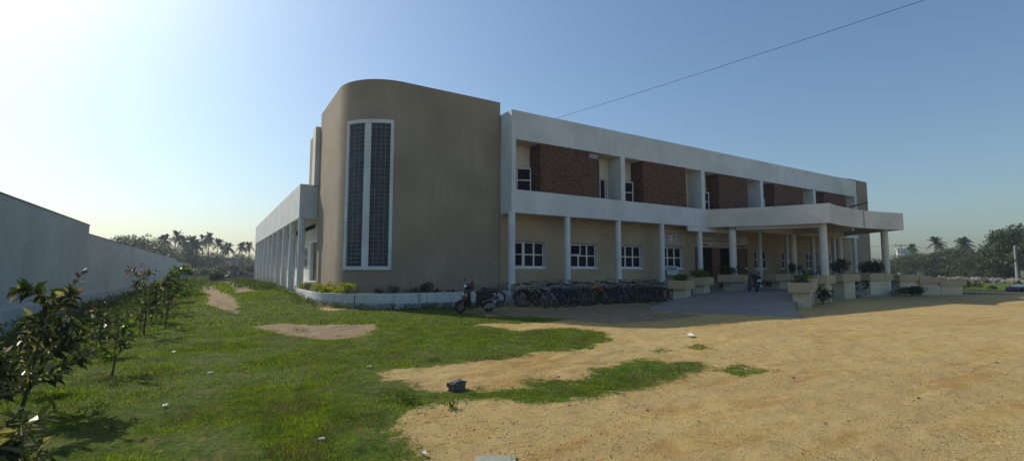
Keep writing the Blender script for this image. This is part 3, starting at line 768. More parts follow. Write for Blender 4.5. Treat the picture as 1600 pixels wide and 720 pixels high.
def limbs(mb_, base, h, spread, n=6, r=.12, seed=0):
    rr = random.Random(seed); tips = []
    p = Vector(base); top = p+Vector((rr.uniform(-.1, .1)*h, rr.uniform(-.1, .1)*h, h*.55))
    mb_.tube([p, p.lerp(top, .5)+Vector((rr.uniform(-.03, .03)*h, 0, 0)), top], [r, r*.8, r*.6], 7)
    for k in range(n):
        a = 2*pi*k/n+rr.uniform(-.4, .4); s0 = p.lerp(top, rr.uniform(.5, 1)); e = s0+Vector((cos(a)*spread*rr.uniform(.5, .9), sin(a)*spread*rr.uniform(.5, .9), h*rr.uniform(.15, .4)))
        mb_.tube([s0, s0.lerp(e, .5)+Vector((0, 0, -.03*h)), e], [r*.45, r*.3, r*.12], 5); tips.append(e)
    return tips
tree_protos = {}
def tree_proto(key, h, w, n, size, m, lobes=9, seed=1, low=.25):
    rr = random.Random(seed); mb_ = MB(); limbs(mb_, (0, 0, 0), h, w*.5, 6, h*.022, seed)
    tm = mb_.mesh('trunk', M['bark'], 30); cs = []; rs = []
    for k in range(lobes):
        a = rr.uniform(0, 2*pi); q = rr.random(); rad = w*.5*sqrt(rr.random())*.8; zc = h*(low+(.88-low)*(1-(rad/(w*.5))**1.5)*rr.uniform(.45, 1))
        s_ = w*rr.uniform(.13, .24); cs.append((cos(a)*rad, sin(a)*rad, zc)); rs.append((s_*1.15, s_*1.15, s_*rr.uniform(.6, .95)))
    cm_ = bulk('crown', clump_leaves(cs, rs, n, size), n, 4, m)
    tree_protos[key] = (tm, cm_)
tree_proto('round', 9, 10, 5200, .26, M['tree_leaf'], 16, 3)
tree_proto('broad', 8, 12, 6000, .26, M['tree_leaf2'], 20, 5)
tree_proto('tall', 12, 9, 7500, .27, M['tree_leaf'], 26, 9, .12)
tree_proto('bush', 3, 4.6, 3000, .14, M['tree_leaf2'], 12, 12, .12)
def tree(key, x, y, s, label, group, name='broadleaf_tree', cat='tree', sz=None, rz=None):
    tm, cm_ = tree_protos[key]
    t = thing(name, label, cat, (x, y, zt(x, y)-.05), rz if rz is not None else random.uniform(0, 6.28), group); t.scale = (s, s, sz or s)
    put('trunk', tm, t, True); put('crown', cm_, t, True); return t
def palm_proto(seed, h, nf=34, fl=3.1):
    rr = random.Random(seed); mb_ = MB(); lean = rr.uniform(-.08, .08)*h
    pts = [(lean*(k/6)**2, 0, h*k/6) for k in range(7)]; mb_.tube(pts, [.26, .2, .17, .16, .15, .15, .14], 8)
    tm = mb_.mesh('trunk', M['bark'], 30); V_ = []
    top = np.array([lean, 0, h])
    for f in range(nf):
        a = 2*pi*f*.381966+rr.uniform(-.2, .2); el = rr.uniform(-.75, 1.35); L = fl*rr.uniform(.8, 1.1); prev = top.copy(); N = 16
        dz = sin(el); dx = cos(el); pts_ = []
        for k in range(N+1):
            t = k/N; pts_.append(top+np.array([cos(a)*dx*L*t, sin(a)*dx*L*t, dz*L*t-(.15+.5*max(0, cos(el)))*L*t*t]))
        for k in range(N):
            p, q = pts_[k], pts_[k+1]; d = (q-p)/np.linalg.norm(q-p); s_ = np.cross(d, [0, 0, 1.]); s_ /= np.linalg.norm(s_)+1e-9
            V_.append([p-s_*.03, p+s_*.03, q+s_*.025, q-s_*.025])
            ll = .75*sin(pi*min(1, .12+.88*(k+.5)/N))**.6*(fl/3)
            for sg_ in (-1, 1):
                for off in (0, .5):
                    b0 = p+(q-p)*off; tip = b0+s_*sg_*ll*.75+d*ll*.5+np.array([0, 0, -ll*rr.uniform(.25, .6)])
                    w_ = d*.055*(fl/3); V_.append([b0-w_, b0+w_, tip+w_*.3, tip-w_*.3])
    V_ = np.array(V_).reshape(-1, 3)
    return tm, bulk('crown', V_, len(V_)//4, 4, M['palm'])
palms = [palm_proto(1, 11), palm_proto(2, 13), palm_proto(5, 9.5), palm_proto(8, 12)]
def palm(k, x, y, s, label, group):
    t = thing('palm_tree', label, 'palm tree', (x, y, zt(x, y)-.05), random.uniform(0, 6.28), group); t.scale = (s, s, s)
    put('trunk', palms[k][0], t, True); put('crown', palms[k][1], t, True); return t
def top_scale(y_top, d, h, px=None): return ((424-y_top)/752*d*fc(px)+EYE)/h         # scale so that a plant of height h reaches photo row y_top

# left horizon
gl = 'palms on the left horizon'
for i, (px_, yt, d, k) in enumerate([(255, 371, 150, 0), (269, 365, 152, 1), (282, 374, 158, 3), (298, 373, 150, 2), (315, 372, 165, 0), (324, 370, 158, 1), (337, 379, 150, 3), (356, 386, 170, 2), (377, 385, 160, 0), (389, 384, 165, 3), (309, 382, 150, 1), (291, 384, 172, 2), (346, 391, 185, 0)]):
    lab = ['palm showing just right of the bushy trees over the wall', 'tallest palm of the left horizon row', 'palm just right of the tallest palm', 'slim palm left of the close palm pair', 'lower palm of the pair at the middle of the row',
           'upper palm of the pair at the middle of the row', 'palm standing by itself right of the close pair', 'palm over the small grey hut', 'left palm of the two next to the school columns', 'right palm of the two next to the school columns',
           'short palm under the close palm pair', 'small palm far behind the slim palm', 'lowest farthest palm behind the small grey hut'][i]
    x, y = far(px_, d); H = [11, 13, 9.5, 12][k]+1.2; palm(k, x, y, top_scale(yt, d, H, px_), lab, gl)
gl = 'trees beyond the boundary wall'
for i, (px_, yt, d, k, sw) in enumerate([(188, 376, 120, 'round', 1), (204, 371, 125, 'broad', 1), (222, 371, 130, 'round', 1), (240, 377, 135, 'broad', 1), (262, 388, 150, 'round', 1), (283, 391, 155, 'broad', 1), (305, 394, 160, 'round', 1), (326, 397, 165, 'broad', .9), (345, 402, 190, 'round', .8), (372, 401, 185, 'broad', .8), (390, 403, 190, 'round', .8), (240, 392, 128, 'round', .9)]):
    lab = ['leftmost bushy tree rising behind the boundary wall', 'second bushy tree from the left behind the wall', 'highest round tree behind the wall left of the palms', 'tree where the bushy trees meet the palms', 'dark tree under the tallest palm', 'dark tree under the slim palm',
           'dark tree beneath the close palm pair', 'low hazy tree left of the grey hut', 'hazy round tree directly behind the grey hut', 'hazy tree right of the grey hut', 'hazy tree against the school columns', 'lower tree just above the wall top left of the palms'][i]
    x, y = far(px_, d); H = {'round': 8.3, 'broad': 7.6}[k]; s_ = top_scale(yt, d, H, px_); tree(k, x, y, max(s_, .55), lab, gl, sz=s_)
gl = 'scrub bushes at the end of the boundary wall'
for i, (px_, d, s_) in enumerate([(305, 118, .7), (318, 112, .75), (333, 120, .7), (347, 110, .9), (360, 112, 1.0), (372, 116, .8), (388, 105, .9), (338, 62, .55)]):
    lab = ['bush touching the far end of the boundary wall', 'second bush from the end of the boundary wall', 'low bush below the close palm pair', 'wide bush left of the grey hut front', 'largest bush in front of the grey hut', 'bush between the hut and the two column palms', 'bush against the far school columns',
           'green bush left of the rubble pile'][i]
    x, y = far(px_, d); tree('bush', x, y, s_, lab, gl, 'bush', 'bush')
# right horizon
gl = 'trees on the right horizon'
R_ = [(1375, 408, 150, 'broad'), (1402, 402, 160, 'round'), (1418, 401, 150, 'broad'), (1432, 396, 165, 'round'), (1446, 397, 145, 'broad'), (1460, 395, 150, 'round'), (1474, 394, 155, 'broad'), (1488, 390, 150, 'round'), (1500, 387, 152, 'broad'), (1514, 392, 140, 'round'), (1526, 400, 158, 'broad'), (1548, 398, 165, 'round')]
lb = ['tree seen behind the right porch column', 'tree directly behind the left utility pole', 'tree just right of the left utility pole', 'tree below the pale rooftop', 'broad tree left of the first right palm', 'round tree under the first right palm', 'broad tree right of the first right palm',
      'round tree left of the second right palm', 'broad tree under the second right palm', 'dark round tree left of the grey shed', 'tree behind the left end of the grey shed', 'tree behind the right end of the grey shed']
for i, (px_, yt, d, k) in enumerate(R_):
    x, y = far(px_, d); H = {'round': 8.3, 'broad': 7.6}[k]; s_ = top_scale(yt, d, H, px_); tree(k, x, y, s_*1.15, lb[i], gl, sz=s_)
for i, (px_, yt, d) in enumerate([(1572, 362, 118), (1592, 352, 112), (1612, 343, 108), (1640, 345, 100), (1560, 385, 122)]):
    x, y = far(px_, d); s_ = top_scale(yt, d, 11.2, px_)*1.12; tree('tall', x, y, s_*1.05, ['left shoulder of the tall dark tree group at the right edge', 'tall dark tree behind the right utility pole', 'tallest tree cut by the right edge of the picture', 'tree mostly outside the right edge', 'low left tree of the dark group by the shed'][i], 'tall dark trees at the right edge', sz=s_)
for i, (px_, yt, d, k) in enumerate([(1462, 376, 165, 0), (1511, 376, 166, 2), (1432, 387, 185, 1), (1551, 384, 140, 2)]):
    x, y = far(px_, d); H = [11, 13, 9.5, 12][k]+.8
    palm(k, x, y, top_scale(yt, d, H, px_)*1.0, ['large palm rising over the trees right of the left utility pole', 'palm above the trees left of the grey shed', 'small distant palm right of the pale rooftop', 'palm half hidden by the tall dark trees'][i], 'palms on the right horizon')
gl = 'scrub bushes before the right horizon trees'
for i, (px_, d, s_) in enumerate([(1420, 138, .9), (1448, 136, .9), (1476, 138, .9), (1505, 132, .9), (1535, 130, .8), (1562, 118, .9), (1503, 62, .38), (1528, 66, .2), (1390, 140, .9), (1548, 60, .16)]):
    x, y = far(px_, d)
    tree('bush', x, y, s_, ['bush at the foot of the left utility pole', 'bush below the first right palm', 'second bush right of the first right palm', 'bush below the second right palm', 'bush in front of the grey shed', 'bush at the left foot of the tall dark trees',
         'dark low bush in the field just right of the last planter', 'small tuft bush in the middle of the right field', 'bush seen beside the right porch column', 'tiny bush in the field near the white bundle'][i], gl, 'bush', 'bush')

# ------------------------------------------------------------------ distant buildings
def hut(px_, d, w, dep, h, roofh, wallm, roofm, label, name='hut', rz=0.4, flat=False):
    x, y = far(px_, d); b = thing(name, label, 'building', (x, y, zt(x, y)), rz)
    m_ = MB(); m_.box(-w/2, w/2, -dep/2, dep/2, -.2, h); m_.build('wall', wallm, b, local=True)
    m_ = MB()
    if flat: m_.box(-w/2-.3, w/2+.3, -dep/2-.3, dep/2+.3, h, h+.25)
    else: m_.add([(-w/2-.4,-dep/2-.5,h-.1),(w/2+.4,-dep/2-.5,h-.1),(w/2+.4,dep/2+.5,h-.1),(-w/2-.4,dep/2+.5,h-.1),(-w/2-.4,0,h+roofh),(w/2+.4,0,h+roofh)],
                 [(0,1,5,4),(2,3,4,5),(1,2,5),(3,0,4),(3,2,1,0)])
    m_.build('roof', roofm, b, local=True)
    for k in (-.28, .25):
        m_ = MB(); m_.box(w*k-.6, w*k+.6, -dep/2-.04, -dep/2+.02, 1, 2.3); m_.build('window', M['dark'], b, local=True)
    m_ = MB(); m_.box(-.45, .45, -dep/2-.05, -dep/2+.02, 0, 2.1); m_.build('door', M['wood'], b, local=True)
    return b
M['greyblock'] = stucco('grey_block_wall', (.30, .29, .28), .2, (.15, .15, .14), .5, .01); M['sheet'] = stucco('pale_sheet_roof', (.28, .28, .25), .2, (.25, .22, .18), .6, .01)
hut(354, 178, 5.5, 4, 4.6, 0, M['greyblock'], M['greyblock'], 'small grey flat roofed hut under a palm on the left horizon', flat=True, rz=-.3)
hut(376, 200, 6, 4, 2.9, 0, M['white_old'], M['sheet'], 'low white house between the hut and the far school columns', 'house', flat=True, rz=-.5)
hut(1549, 142, 7.5, 6, 2.6, 1.3, M['greyblock'], M['sheet'], 'grey shed with pale pitched sheet roof left of the tall dark trees', 'shed', rz=-1.2)
hut(1418, 215, 5, 5, 8.6, 0, M['cream'], M['white'], 'pale flat roofed house top showing over the trees by the left utility pole', 'house', flat=True, rz=-1.15)

# ------------------------------------------------------------------ boundary wall
bw = thing('boundary_wall', 'long stepped pale grey boundary wall with a low ledge, running along the left', 'wall', (-4.2, 25, 0))
mb = MB(); mb.box(-4.45, -4.2, -6, 24.9, -.2, 3.33); mb.box(-4.45, -4.2, 24.9, 80, -.2, 2.98); mb.box(-4.45, -4.2, 80, 134, -.2, 2.72)
mb.build('wall', M['wallwhite'], bw)
mb = MB(); mb.box(-4.2, -4.11, -6, 134, -.2, .64); mb.build('ledge', M['wallwhite'], bw, bevel=.01)
mb = MB(); mb.box(-4.47, -4.18, -6, 24.92, 3.331, 3.36); mb.box(-4.47, -4.18, 24.92, 80.02, 2.981, 3.01); mb.box(-4.47, -4.18, 80.02, 134.02, 2.721, 2.75)
mb.build('coping', M['concrete'], bw)

# ------------------------------------------------------------------ planters
def planter(x, y, z, w, d, top, rz, label, step=0, shrub=None, boxh=.42, ped=.62):
    p = thing('planter', label, 'planter', (x, y, z), rz, 'concrete planters along the porch drive')
    m_ = MB(); b = .06; h1 = top-z; h0 = h1-boxh
    m_.box(-w/2, w/2, -d/2, -d/2+b, h0, h1); m_.box(-w/2, w/2, d/2-b, d/2, h0, h1); m_.box(-w/2, -w/2+b, -d/2+b, d/2-b, h0, h1); m_.box(w/2-b, w/2, -d/2+b, d/2-b, h0, h1)
    m_.box(-w/2+b, w/2-b, -d/2+b, d/2-b, h0, h0+.1)
    m_.build('trough', M['planter'], p, local=True)
    m_ = MB(); m_.box(-w/2*ped-.0, w/2*ped, -d/2*.7, d/2*.7, -z-.15, h0-.001); m_.build('pedestal', M['pedestal'], p, local=True, bevel=.01)
    m_ = MB(); m_.box(-w/2+b, w/2-b, -d/2+b, d/2-b, h0+.1, h1-.07); m_.build('soil', M['soil'], p, local=True)
    return p
P_ = [(22.2, 11.45, .3, 1.7, .95, 1.09, 24, 'front planter of the right row, nearest the foot of the ramp'),
      (24.25, 12.35, .38, 1.7, .95, 1.23, 22, 'second planter of the right row, one step up from the front one'),
      (27.0, 12.95, .45, 1.9, .95, 1.36, 12, 'third planter of the right row, at the foot of the near porch column'),
      (31.4, 13.85, .45, 2.3, .95, 1.41, 2, 'planter just right of the near porch column, with a dark shrub behind'),
      (36.0, 14.1, .45, 3.3, .95, 1.43, 0, 'longest planter, left of the far porch column beside the steps'),
      (39.4, 13.65, .4, 2.3, .9, 1.35, -14, 'planter right of the far porch column'),
      (41.1, 13.05, .25, 2.2, .9, 1.2, -20, 'next to last planter at the right end'),
      (42.6, 12.4, .12, 2.0, .9, 1.05, -24, 'last and lowest planter at the right end of the row'),
      (20.3, 16.35, .25, 1.35, .9, 1.1, 20, 'lowest planter of the left group beside the parked bicycles'),
      (22.9, 17.15, .36, 1.5, .9, 1.24, 18, 'middle planter of the left group with spreading green plant'),
      (25.7, 17.1, .45, 1.8, .9, 1.36, 8, 'rear planter of the left group in front of the doors'),
      (31.0, 17.1, .45, 3.0, .8, 1.38, 0, 'dark shaded planter under the porch left of the rear column')]
for q in P_: planter(*q[:6], radians(q[6]), q[7], ped=.62 if q[0] < 36 else .8)
def shrub(x, y, z, w, h, n, size, m, label, cat='shrub', name='shrub', lobes=5, group=None, seed=0):
    rr = random.Random(seed+int(x*7)); t = thing(name, label, cat, (x, y, z), 0, group)
    cs = [(rr.uniform(-.33, .33)*w, rr.uniform(-.33, .33)*min(w, .9), h*rr.uniform(.4, .7)) for _ in range(lobes)]; rs = [(w*rr.uniform(.18, .3), w*rr.uniform(.18, .28), h*rr.uniform(.22, .36)) for _ in range(lobes)]
    c = np.array(cs); r = np.array(rs); k = rng.integers(0, lobes, n); d = rng.normal(size=(n, 3)); d /= np.linalg.norm(d, axis=1, keepdims=True)
    pos = c[k]+d*r[k]*rng.uniform(.4, 1.15, n)[:, None]; pos[:, 2] = np.maximum(pos[:, 2], .01)
    V_ = leaves(pos, d+rng.normal(size=(n, 3))*.5+np.array([0, 0, .3]), size*rng.uniform(.7, 1.4, n), size*.5*rng.uniform(.7, 1.2, n))
    put('foliage', bulk('foliage', V_, len(V_)//4, 4, m), t, True)
    m_ = MB()
    for _ in range(7):
        a = rr.uniform(0, 6.28); m_.tube([(rr.uniform(-.1, .1)*w, 0, -.05), (cos(a)*w*.15, sin(a)*w*.15, h*.4), (cos(a)*w*.3, sin(a)*w*.3, h*.75)], [.014, .01, .005], 5)
    m_.build('stem', M['twig'], t, local=True); return t
gs = 'plants growing in the porch planters'
shrub(20.3, 16.35, 1.02, 1.1, .38, 500, .1, M['leaf_bright'], 'green plant in the lowest planter of the left group', group=gs)
shrub(22.9, 17.15, 1.16, 1.6, .5, 700, .1, M['leaf_bright'], 'wide green plant in the middle planter of the left group', group=gs)
shrub(25.6, 17.1, 1.28, 1.6, .6, 600, .1, M['leaf_dark'], 'dark bushy plant in the rear planter of the left group', group=gs)
shrub(22.2, 11.5, 1.0, 1.0, .22, 300, .08, M['leaf_dark'], 'low plant in the front planter of the right row', group=gs)
shrub(24.3, 12.4, 1.14, 1.1, .30, 350, .08, M['leaf_bright'], 'low tangled plant in the second planter of the right row', group=gs)
shrub(31.9, 14.2, 1.3, 1.7, 1.0, 620, .12, M['leaf_dark'], 'large dark shrub right of the near porch column', group=gs)
shrub(36.6, 14.3, 1.3, 2.0, 1.05, 800, .12, M['leaf_dark'], 'large dark shrub left of the far porch column', group=gs)
shrub(34.9, 14.1, 1.33, .7, .8, 300, .1, M['leaf_dark'], 'thin plant beside the large shrub near the far porch column', group=gs)
shrub(31.9, 17.0, 1.28, .8, .8, 300, .1, M['leaf_dark'], 'dark plant in the shaded planter under the porch', group=gs)
shrub(24.9, 11.9, 0, .9, .85, 260, .13, M['leaf_dark'], 'dark spiky weed growing against the right planter row')
shrub(38.0, 12.8, 0, 1.9, .6, 1100, .1, M['leaf_dark'], 'low dark bush at the foot of the far porch column')
# plants of the bed round the tower
gs = 'plants in the curved bed'
for i, (px_, zt_, w, h, n, mm) in enumerate([(488, .6, .8, .38, 420, 'leaf_yellow'), (500, .6, .9, .5, 600, 'leaf_yellow'), (514, .6, .8, .32, 480, 'leaf_yellow'), (530, .6, .6, .25, 300, 'leaf_yellow'), (546, .6, .75, .5, 600, 'leaf_yellow'),
        (594, .6, .5, .26, 130, 'leaf_dark'), (618, .6, .9, .4, 170, 'leaf_dark'), (645, .6, .6, .28, 120, 'leaf_dark'), (663, .6, .55, .5, 420, 'leaf_dark'), (681, .6, .5, .2, 90, 'leaf_dark'), (737, .6, .3, .45, 80, 'leaf_dark'), (758, .6, .6, .22, 90, 'leaf_dark'), (706, .6, .5, .15, 80, 'leaf_dark')]):
    a, b, v = ray(px_, 440)
    # meet the mid line of the bed
    mid = towpath(.42, 48, 26.)
    bestp = min(mid[:-1]+[(6.65+.1*k, 19.08) for k in range(47)], key=lambda p: abs(p[0]/p[1]-a/b))
    shrub(bestp[0], bestp[1], .6, w, h, n, .07, M[mm], ['yellow green bush beside the side door steps', 'tallest yellow green bush at the left of the curved bed', 'third yellow green bush from the left in the curved bed', 'smallest yellow green bush in the curved bed', 'round yellow green bush under the tower window',
          'sparse weed right of the tower window foot', 'wide leggy weed in the middle of the curved bed', 'low weed left of the dark round plant', 'dark round plant in the right half of the curved bed', 'short weed right of the dark round plant', 'upright weed behind the scooter seat', 'low weed between the scooter and the corner column', 'tiny weed behind the scooter front'][i], 'shrub', group=gs, lobes=6)

# ------------------------------------------------------------------ saplings near the camera
def sapling(x, y, h, label, nb=6, leafL=.16, nleaf=16, lean=(0, 0), seed=1, matset=('leaf', 'leaf_pale', 'leaf_red'), pale=.3, spread=.5, group='young saplings along the boundary wall', red=.06, start=.15, cat='sapling'):
    rr = random.Random(seed); t = thing('sapling', label, cat, (x, y, zt(x, y)-.02), 0, group)
    stem = MB(); top = Vector((lean[0], lean[1], h)); mid = Vector((lean[0]*.3+rr.uniform(-.05, .05), lean[1]*.3, h*.5))
    path = [Vector((0, 0, 0)), mid*.5+Vector((.02, 0, 0)), mid, mid.lerp(top, .5)+Vector((lean[0]*-.05, 0, 0)), top]
    stem.tube(path, [.016*h**.5, .013*h**.5, .010, .007, .003], 7); brs = [(path[2:], 1.)]
    for k in range(nb):
        t0 = rr.uniform(start, .8); a = rr.uniform(0, 2*pi); i0 = min(3, int(t0*4)); s0 = path[i0].lerp(path[i0+1], t0*4-i0)
        L = h*spread*rr.uniform(.6, 1.1)*(1.1-t0*.6); e = s0+Vector((cos(a)*L*.75, sin(a)*L*.75, L*rr.uniform(.35, .8))); m_ = s0.lerp(e, .5)+Vector((0, 0, -.06*L))
        stem.tube([s0, m_, e], [.008, .006, .003], 5); brs.append(([s0, m_, e], .9))
        for _ in range(2):
            u = rr.uniform(.3, .8); p = s0.lerp(e, u); a2 = a+rr.uniform(-1.2, 1.2); L2 = L*rr.uniform(.3, .5); e2 = p+Vector((cos(a2)*L2, sin(a2)*L2, L2*rr.uniform(.1, .7)))
            stem.tube([p, e2], [.005, .002], 4); brs.append(([p, p.lerp(e2, .5), e2], .8))
    stem.build('stem', M['twig'], t, smooth=True, local=True)
    pos = []; dirs = []; ls = []
    for pts, q in brs:
        n = int(nleaf*q)
        for k in range(n):
            u = (k+.7)/n; u = .12+.88*u; seg_ = u*(len(pts)-1); i0 = min(len(pts)-2, int(seg_)); p = pts[i0].lerp(pts[i0+1], seg_-i0); d = (pts[i0+1]-pts[i0]).normalized()
            a = k*2.4+rr.uniform(-.5, .5); side = d.orthogonal().normalized(); side = (Matrix.Rotation(a, 3, d) @ side)
            dd = side*.85+d*rr.uniform(.3, .9)+Vector((0, 0, -.15+rr.uniform(-.25, .2))); pos.append(p); dirs.append(dd); ls.append(leafL*rr.uniform(.55, 1.15)*(.75 if u > .9 else 1))
    pos = np.array([tuple(p) for p in pos]); dirs = np.array([tuple(p) for p in dirs]); ls = np.array(ls)
    V_ = leaves(pos, dirs, ls, ls*rng.uniform(.24, .40, len(ls)), fold=.3)
    n = len(pos); rnd = rng.random(n); zz = pos[:, 2]/h
    mi = np.where(rnd < pale, 1, 0); mi = np.where((rng.random(n) < red+.5*(zz > .88)), 2, mi)
    put('foliage', bulk('foliage', V_, 2*n, 4, [M[k] for k in matset], np.repeat(mi, 2)), t, True); return t
sapling(-1.72, 7.4, 1.62, 'large foreground sapling with dark glossy leaves and reddish tips at the left edge', 13, .165, 17, (.42, .18), 4, spread=.42, pale=.36, start=.1, red=.02)
sapling(-1.95, 6.6, 1.15, 'bushy dark sapling in front of the large foreground sapling', 13, .15, 18, (.2, .1), 14, spread=.5, pale=.45, start=.05)
sapling(-2.45, 7.0, 1.35, 'leafy sapling cut off by the left edge of the picture', 10, .16, 16, (.1, .1), 11, spread=.45, pale=.4)
sapling(-1.26, 4.75, .62, 'low sapling with big pale backed leaves in the bottom left corner', 9, .15, 12, (.15, .05), 21, ('leaf', 'leaf_pale', 'leaf'), spread=.75, pale=.5, start=.05, red=.0)
sapling(-1.72, 4.95, .85, 'dense sapling at the bottom of the left picture edge', 13, .13, 17, (.05, .1), 31, ('leaf', 'leaf_pale', 'leaf'), spread=.6, pale=.55, start=.05)
sapling(-2.2, 9.0, 1.0, 'dark bushy sapling just behind the large foreground sapling', 8, .13, 12, (.1, .1), 24, spread=.5, pale=.35, start=.05)
sapling(-1.75, 11.8, 1.0, 'bushy sapling between the short bright one and the tall thin one', 8, .12, 12, (.05, .1), 34, spread=.5, pale=.3, start=.05)
sapling(-1.5, 18.3, 1.3, 'sapling half hidden behind the bushy third one', 11, .14, 15, (.05, .1), 44, ('leaf', 'leaf_bright', 'leaf_pale'), spread=.5, pale=.35, start=.05)
sapling(-1.22, 9.5, .95, 'short bright green sapling in front of the boundary wall ledge', 6, .11, 10, (.08, .05), 41, ('leaf', 'leaf_bright', 'leaf_bright'), .45, .45)
sapling(-1.36, 14.9, 1.75, 'tall thin sapling second along the wall', 8, .13, 14, (-.15, .1), 52, spread=.42, pale=.4)
sapling(-1.05, 16.6, 1.45, 'bushy sapling just right of the tall thin one', 8, .13, 15, (.1, .1), 61, spread=.5, pale=.35, start=.1)
sapling(-1.25, 20.6, 1.5, 'sapling in the middle distance along the wall', 8, .16, 14, (.1, .1), 71, ('leaf', 'leaf_bright', 'leaf_pale'), .45, .5, start=.05)
sapling(-1.3, 25.5, 1.6, 'fourth sapling from the camera along the wall', 9, .2, 14, (.1, .1), 81, ('leaf', 'leaf_bright', 'leaf_pale'), .5, .5, start=.05)
sapling(-1.35, 32.0, 1.8, 'farthest sapling before the wall end', 9, .24, 14, (.1, .1), 91, ('leaf', 'leaf_bright', 'leaf_pale'), .5, .5, start=.05)
# weeds: low plants too many to count
def weeds(pts, name, m, size, h, n, label_kind='stuff'):
    allv = []
    for (x, y, w) in pts:
        k = n; px_ = x+rng.normal(size=k)*w*.35; py_ = y+rng.normal(size=k)*w*.35; pz = terr(px_, py_)+rng.random(k)*h
        d = rng.normal(size=(k, 3))+np.array([0, 0, .9]); allv.append(leaves(np.stack([px_, py_, pz], 1), d, size*rng.uniform(.6, 1.5, k), size*.35*rng.uniform(.6, 1.3, k)))
    V_ = np.concatenate(allv); put(name, bulk(name, V_, len(V_)//4, 4, m), kind='stuff')
wp = [(-3.3+random.uniform(-.6, 1.2), y_, random.uniform(.5, 1.0)) for y_ in np.arange(12, 60, .55)]
wp += [(-1.6+random.uniform(-.6, .6), y_, .7) for y_ in np.arange(17, 60, 1.1)]
wp += [(random.uniform(-3.9, -1.6), y_, 1.1) for y_ in np.arange(11, 45, .5)]
weeds(wp, 'weeds', M['weed'], .09, .42, 90)
wp = []
for k in range(60):
    u = k/60
    if u < .45: a = pi/2*u/.45; wp.append((TC[0]-(TR+1.05)*cos(a), TC[1]-(TR+1.05)*sin(a), .25))
    else: wp.append((6.65+(u-.45)/.55*4.6, 18.45, .22))
wp += [(3.3+random.uniform(-.3, .2), y_, .5) for y_ in np.arange(21.5, 55, .45)]
weeds([(a+random.uniform(-.1, .1), b+random.uniform(-.15, .05), c) for a, b, c in wp], 'weeds', M['weed'], .06, .2, 55)
wp = [(*G(px_, py_), w) for px_, py_, w in [(680, 565, .22), (625, 627, .2), (640, 630, .15), (707, 640, .10), (1475, 459, .5), (1440, 461, .5), (1400, 463, .4), (470, 520, .3), (240, 545, .4), (120, 560, .5), (60, 600, .5), (210, 600, .35), (150, 640, .3)]]
weeds(wp, 'weeds', M['weed'], .04, .07, 60)
wp = [(random.uniform(1.5, 3.3), random.uniform(30, 60), .7) for _ in range(60)]+[(random.uniform(-3, 0), random.uniform(35, 95), 1.1) for _ in range(80)]
weeds(wp, 'weeds', M['weed'], .14, .3, 40)

# ------------------------------------------------------------------ stones and litter
def stone(x, y, sx, sy, sz, rz, m, label, name='stone', seed=0, sub=2, tilt=0, jit=.12, cat='stone', z=None):
    bm = bmesh.new(); bmesh.ops.create_cube(bm, size=1); bmesh.ops.bevel(bm, geom=bm.edges[:], offset=.12, segments=2, affect='EDGES')
    bmesh.ops.subdivide_edges(bm, edges=bm.edges[:], cuts=sub, use_grid_fill=True); r = random.Random(seed)
    from mathutils import noise as mn
    for v in bm.verts: v.co *= 1+jit*mn.noise(v.co*3+Vector((seed, 0, 0))); v.co.x *= sx; v.co.y *= sy; v.co.z *= sz; v.co += Vector((r.uniform(-1, 1), r.uniform(-1, 1), r.uniform(-1, 1)))*.003
    me_ = bpy.data.meshes.new(name); bm.to_mesh(me_); bm.free(); me_.materials.append(m)
    o = put(name, me_); o.location = (x, y, (zt(x, y) if z is None else z)+sz*.42); o.rotation_euler = (tilt, 0, rz); tag(o, label, cat); return o
M['stone'] = stucco('rough_grey_stone', (.13, .12, .115), .6, (.3, .27, .22), .6, .012, gscale=45)
M['slabm'] = stucco('worn_concrete_slab', (.36, .36, .27), .6, (.2, .2, .15), .7, .008, gscale=60)
x, y = G(717, 611); stone(x, y+.06, .25, .14, .135, radians(20), M['stone'], 'dark grey broken block lying at the edge of the grass strip', 'broken_block', 3, jit=.3)
x, y = G(776, 722); stone(x, y, .34, .26, .07, radians(-28), M['slabm'], 'worn concrete slab lying in the sand at the bottom edge', 'concrete_slab', 5, jit=.15, z=zt(x, y)-.02)
def scrap(px_, py_, s_, label, seed=0, m='paper'):
    x, y = G(px_, py_); r = random.Random(seed); o = MB(); n = 4; vs = []
    for i in range(n+1):
        for j in range(n+1): vs.append(((i/n-.5)*s_*1.1, (j/n-.5)*s_*.7, .03*s_+abs(r.gauss(0, .14))*s_))
    o.add(vs, [(i*(n+1)+j, (i+1)*(n+1)+j, (i+1)*(n+1)+j+1, i*(n+1)+j+1) for i in range(n) for j in range(n)])
    ob = o.build('paper_scrap', M[m]); ob.location = (x, y, zt(x, y)+.03); ob.rotation_euler = (0, 0, r.uniform(0, 3)); tag(ob, label, 'litter', 'scraps of litter on the ground')
for i, q in enumerate([(258, 638, .07, 'crumpled white scrap on the grass at lower left'), (329, 586, .08, 'white scrap in the middle of the lawn'), (272, 553, .09, 'white scrap nearest the saplings'), (503, 690, .05, 'pale scrap low on the grass left of the sand'),
        (664, 711, .05, 'white scrap on the sand edge at the bottom'), (870, 588, .07, 'white scrap on the grass strip'), (577, 575, .07, 'scrap at the tip of the sandy hollow'), (1080, 526, .2, 'long pale strip lying on the sand near the ramp')]): scrap(*q[:4], seed=i)
gst = 'small dark stones scattered on the sand'
for i, (px_, py_) in enumerate([(1436, 622), (1290, 659), (1558, 567), (1380, 515), (1240, 590), (890, 634), (1012, 640)]):
    x, y = G(px_, py_); s_ = random.uniform(.016, .034); o = stone(x, y, s_*1.3, s_, s_*.6, random.uniform(0, 3), M['stone'], 'small dark stone lying loose on the sand', 'pebble', i, 1); o['group'] = gst
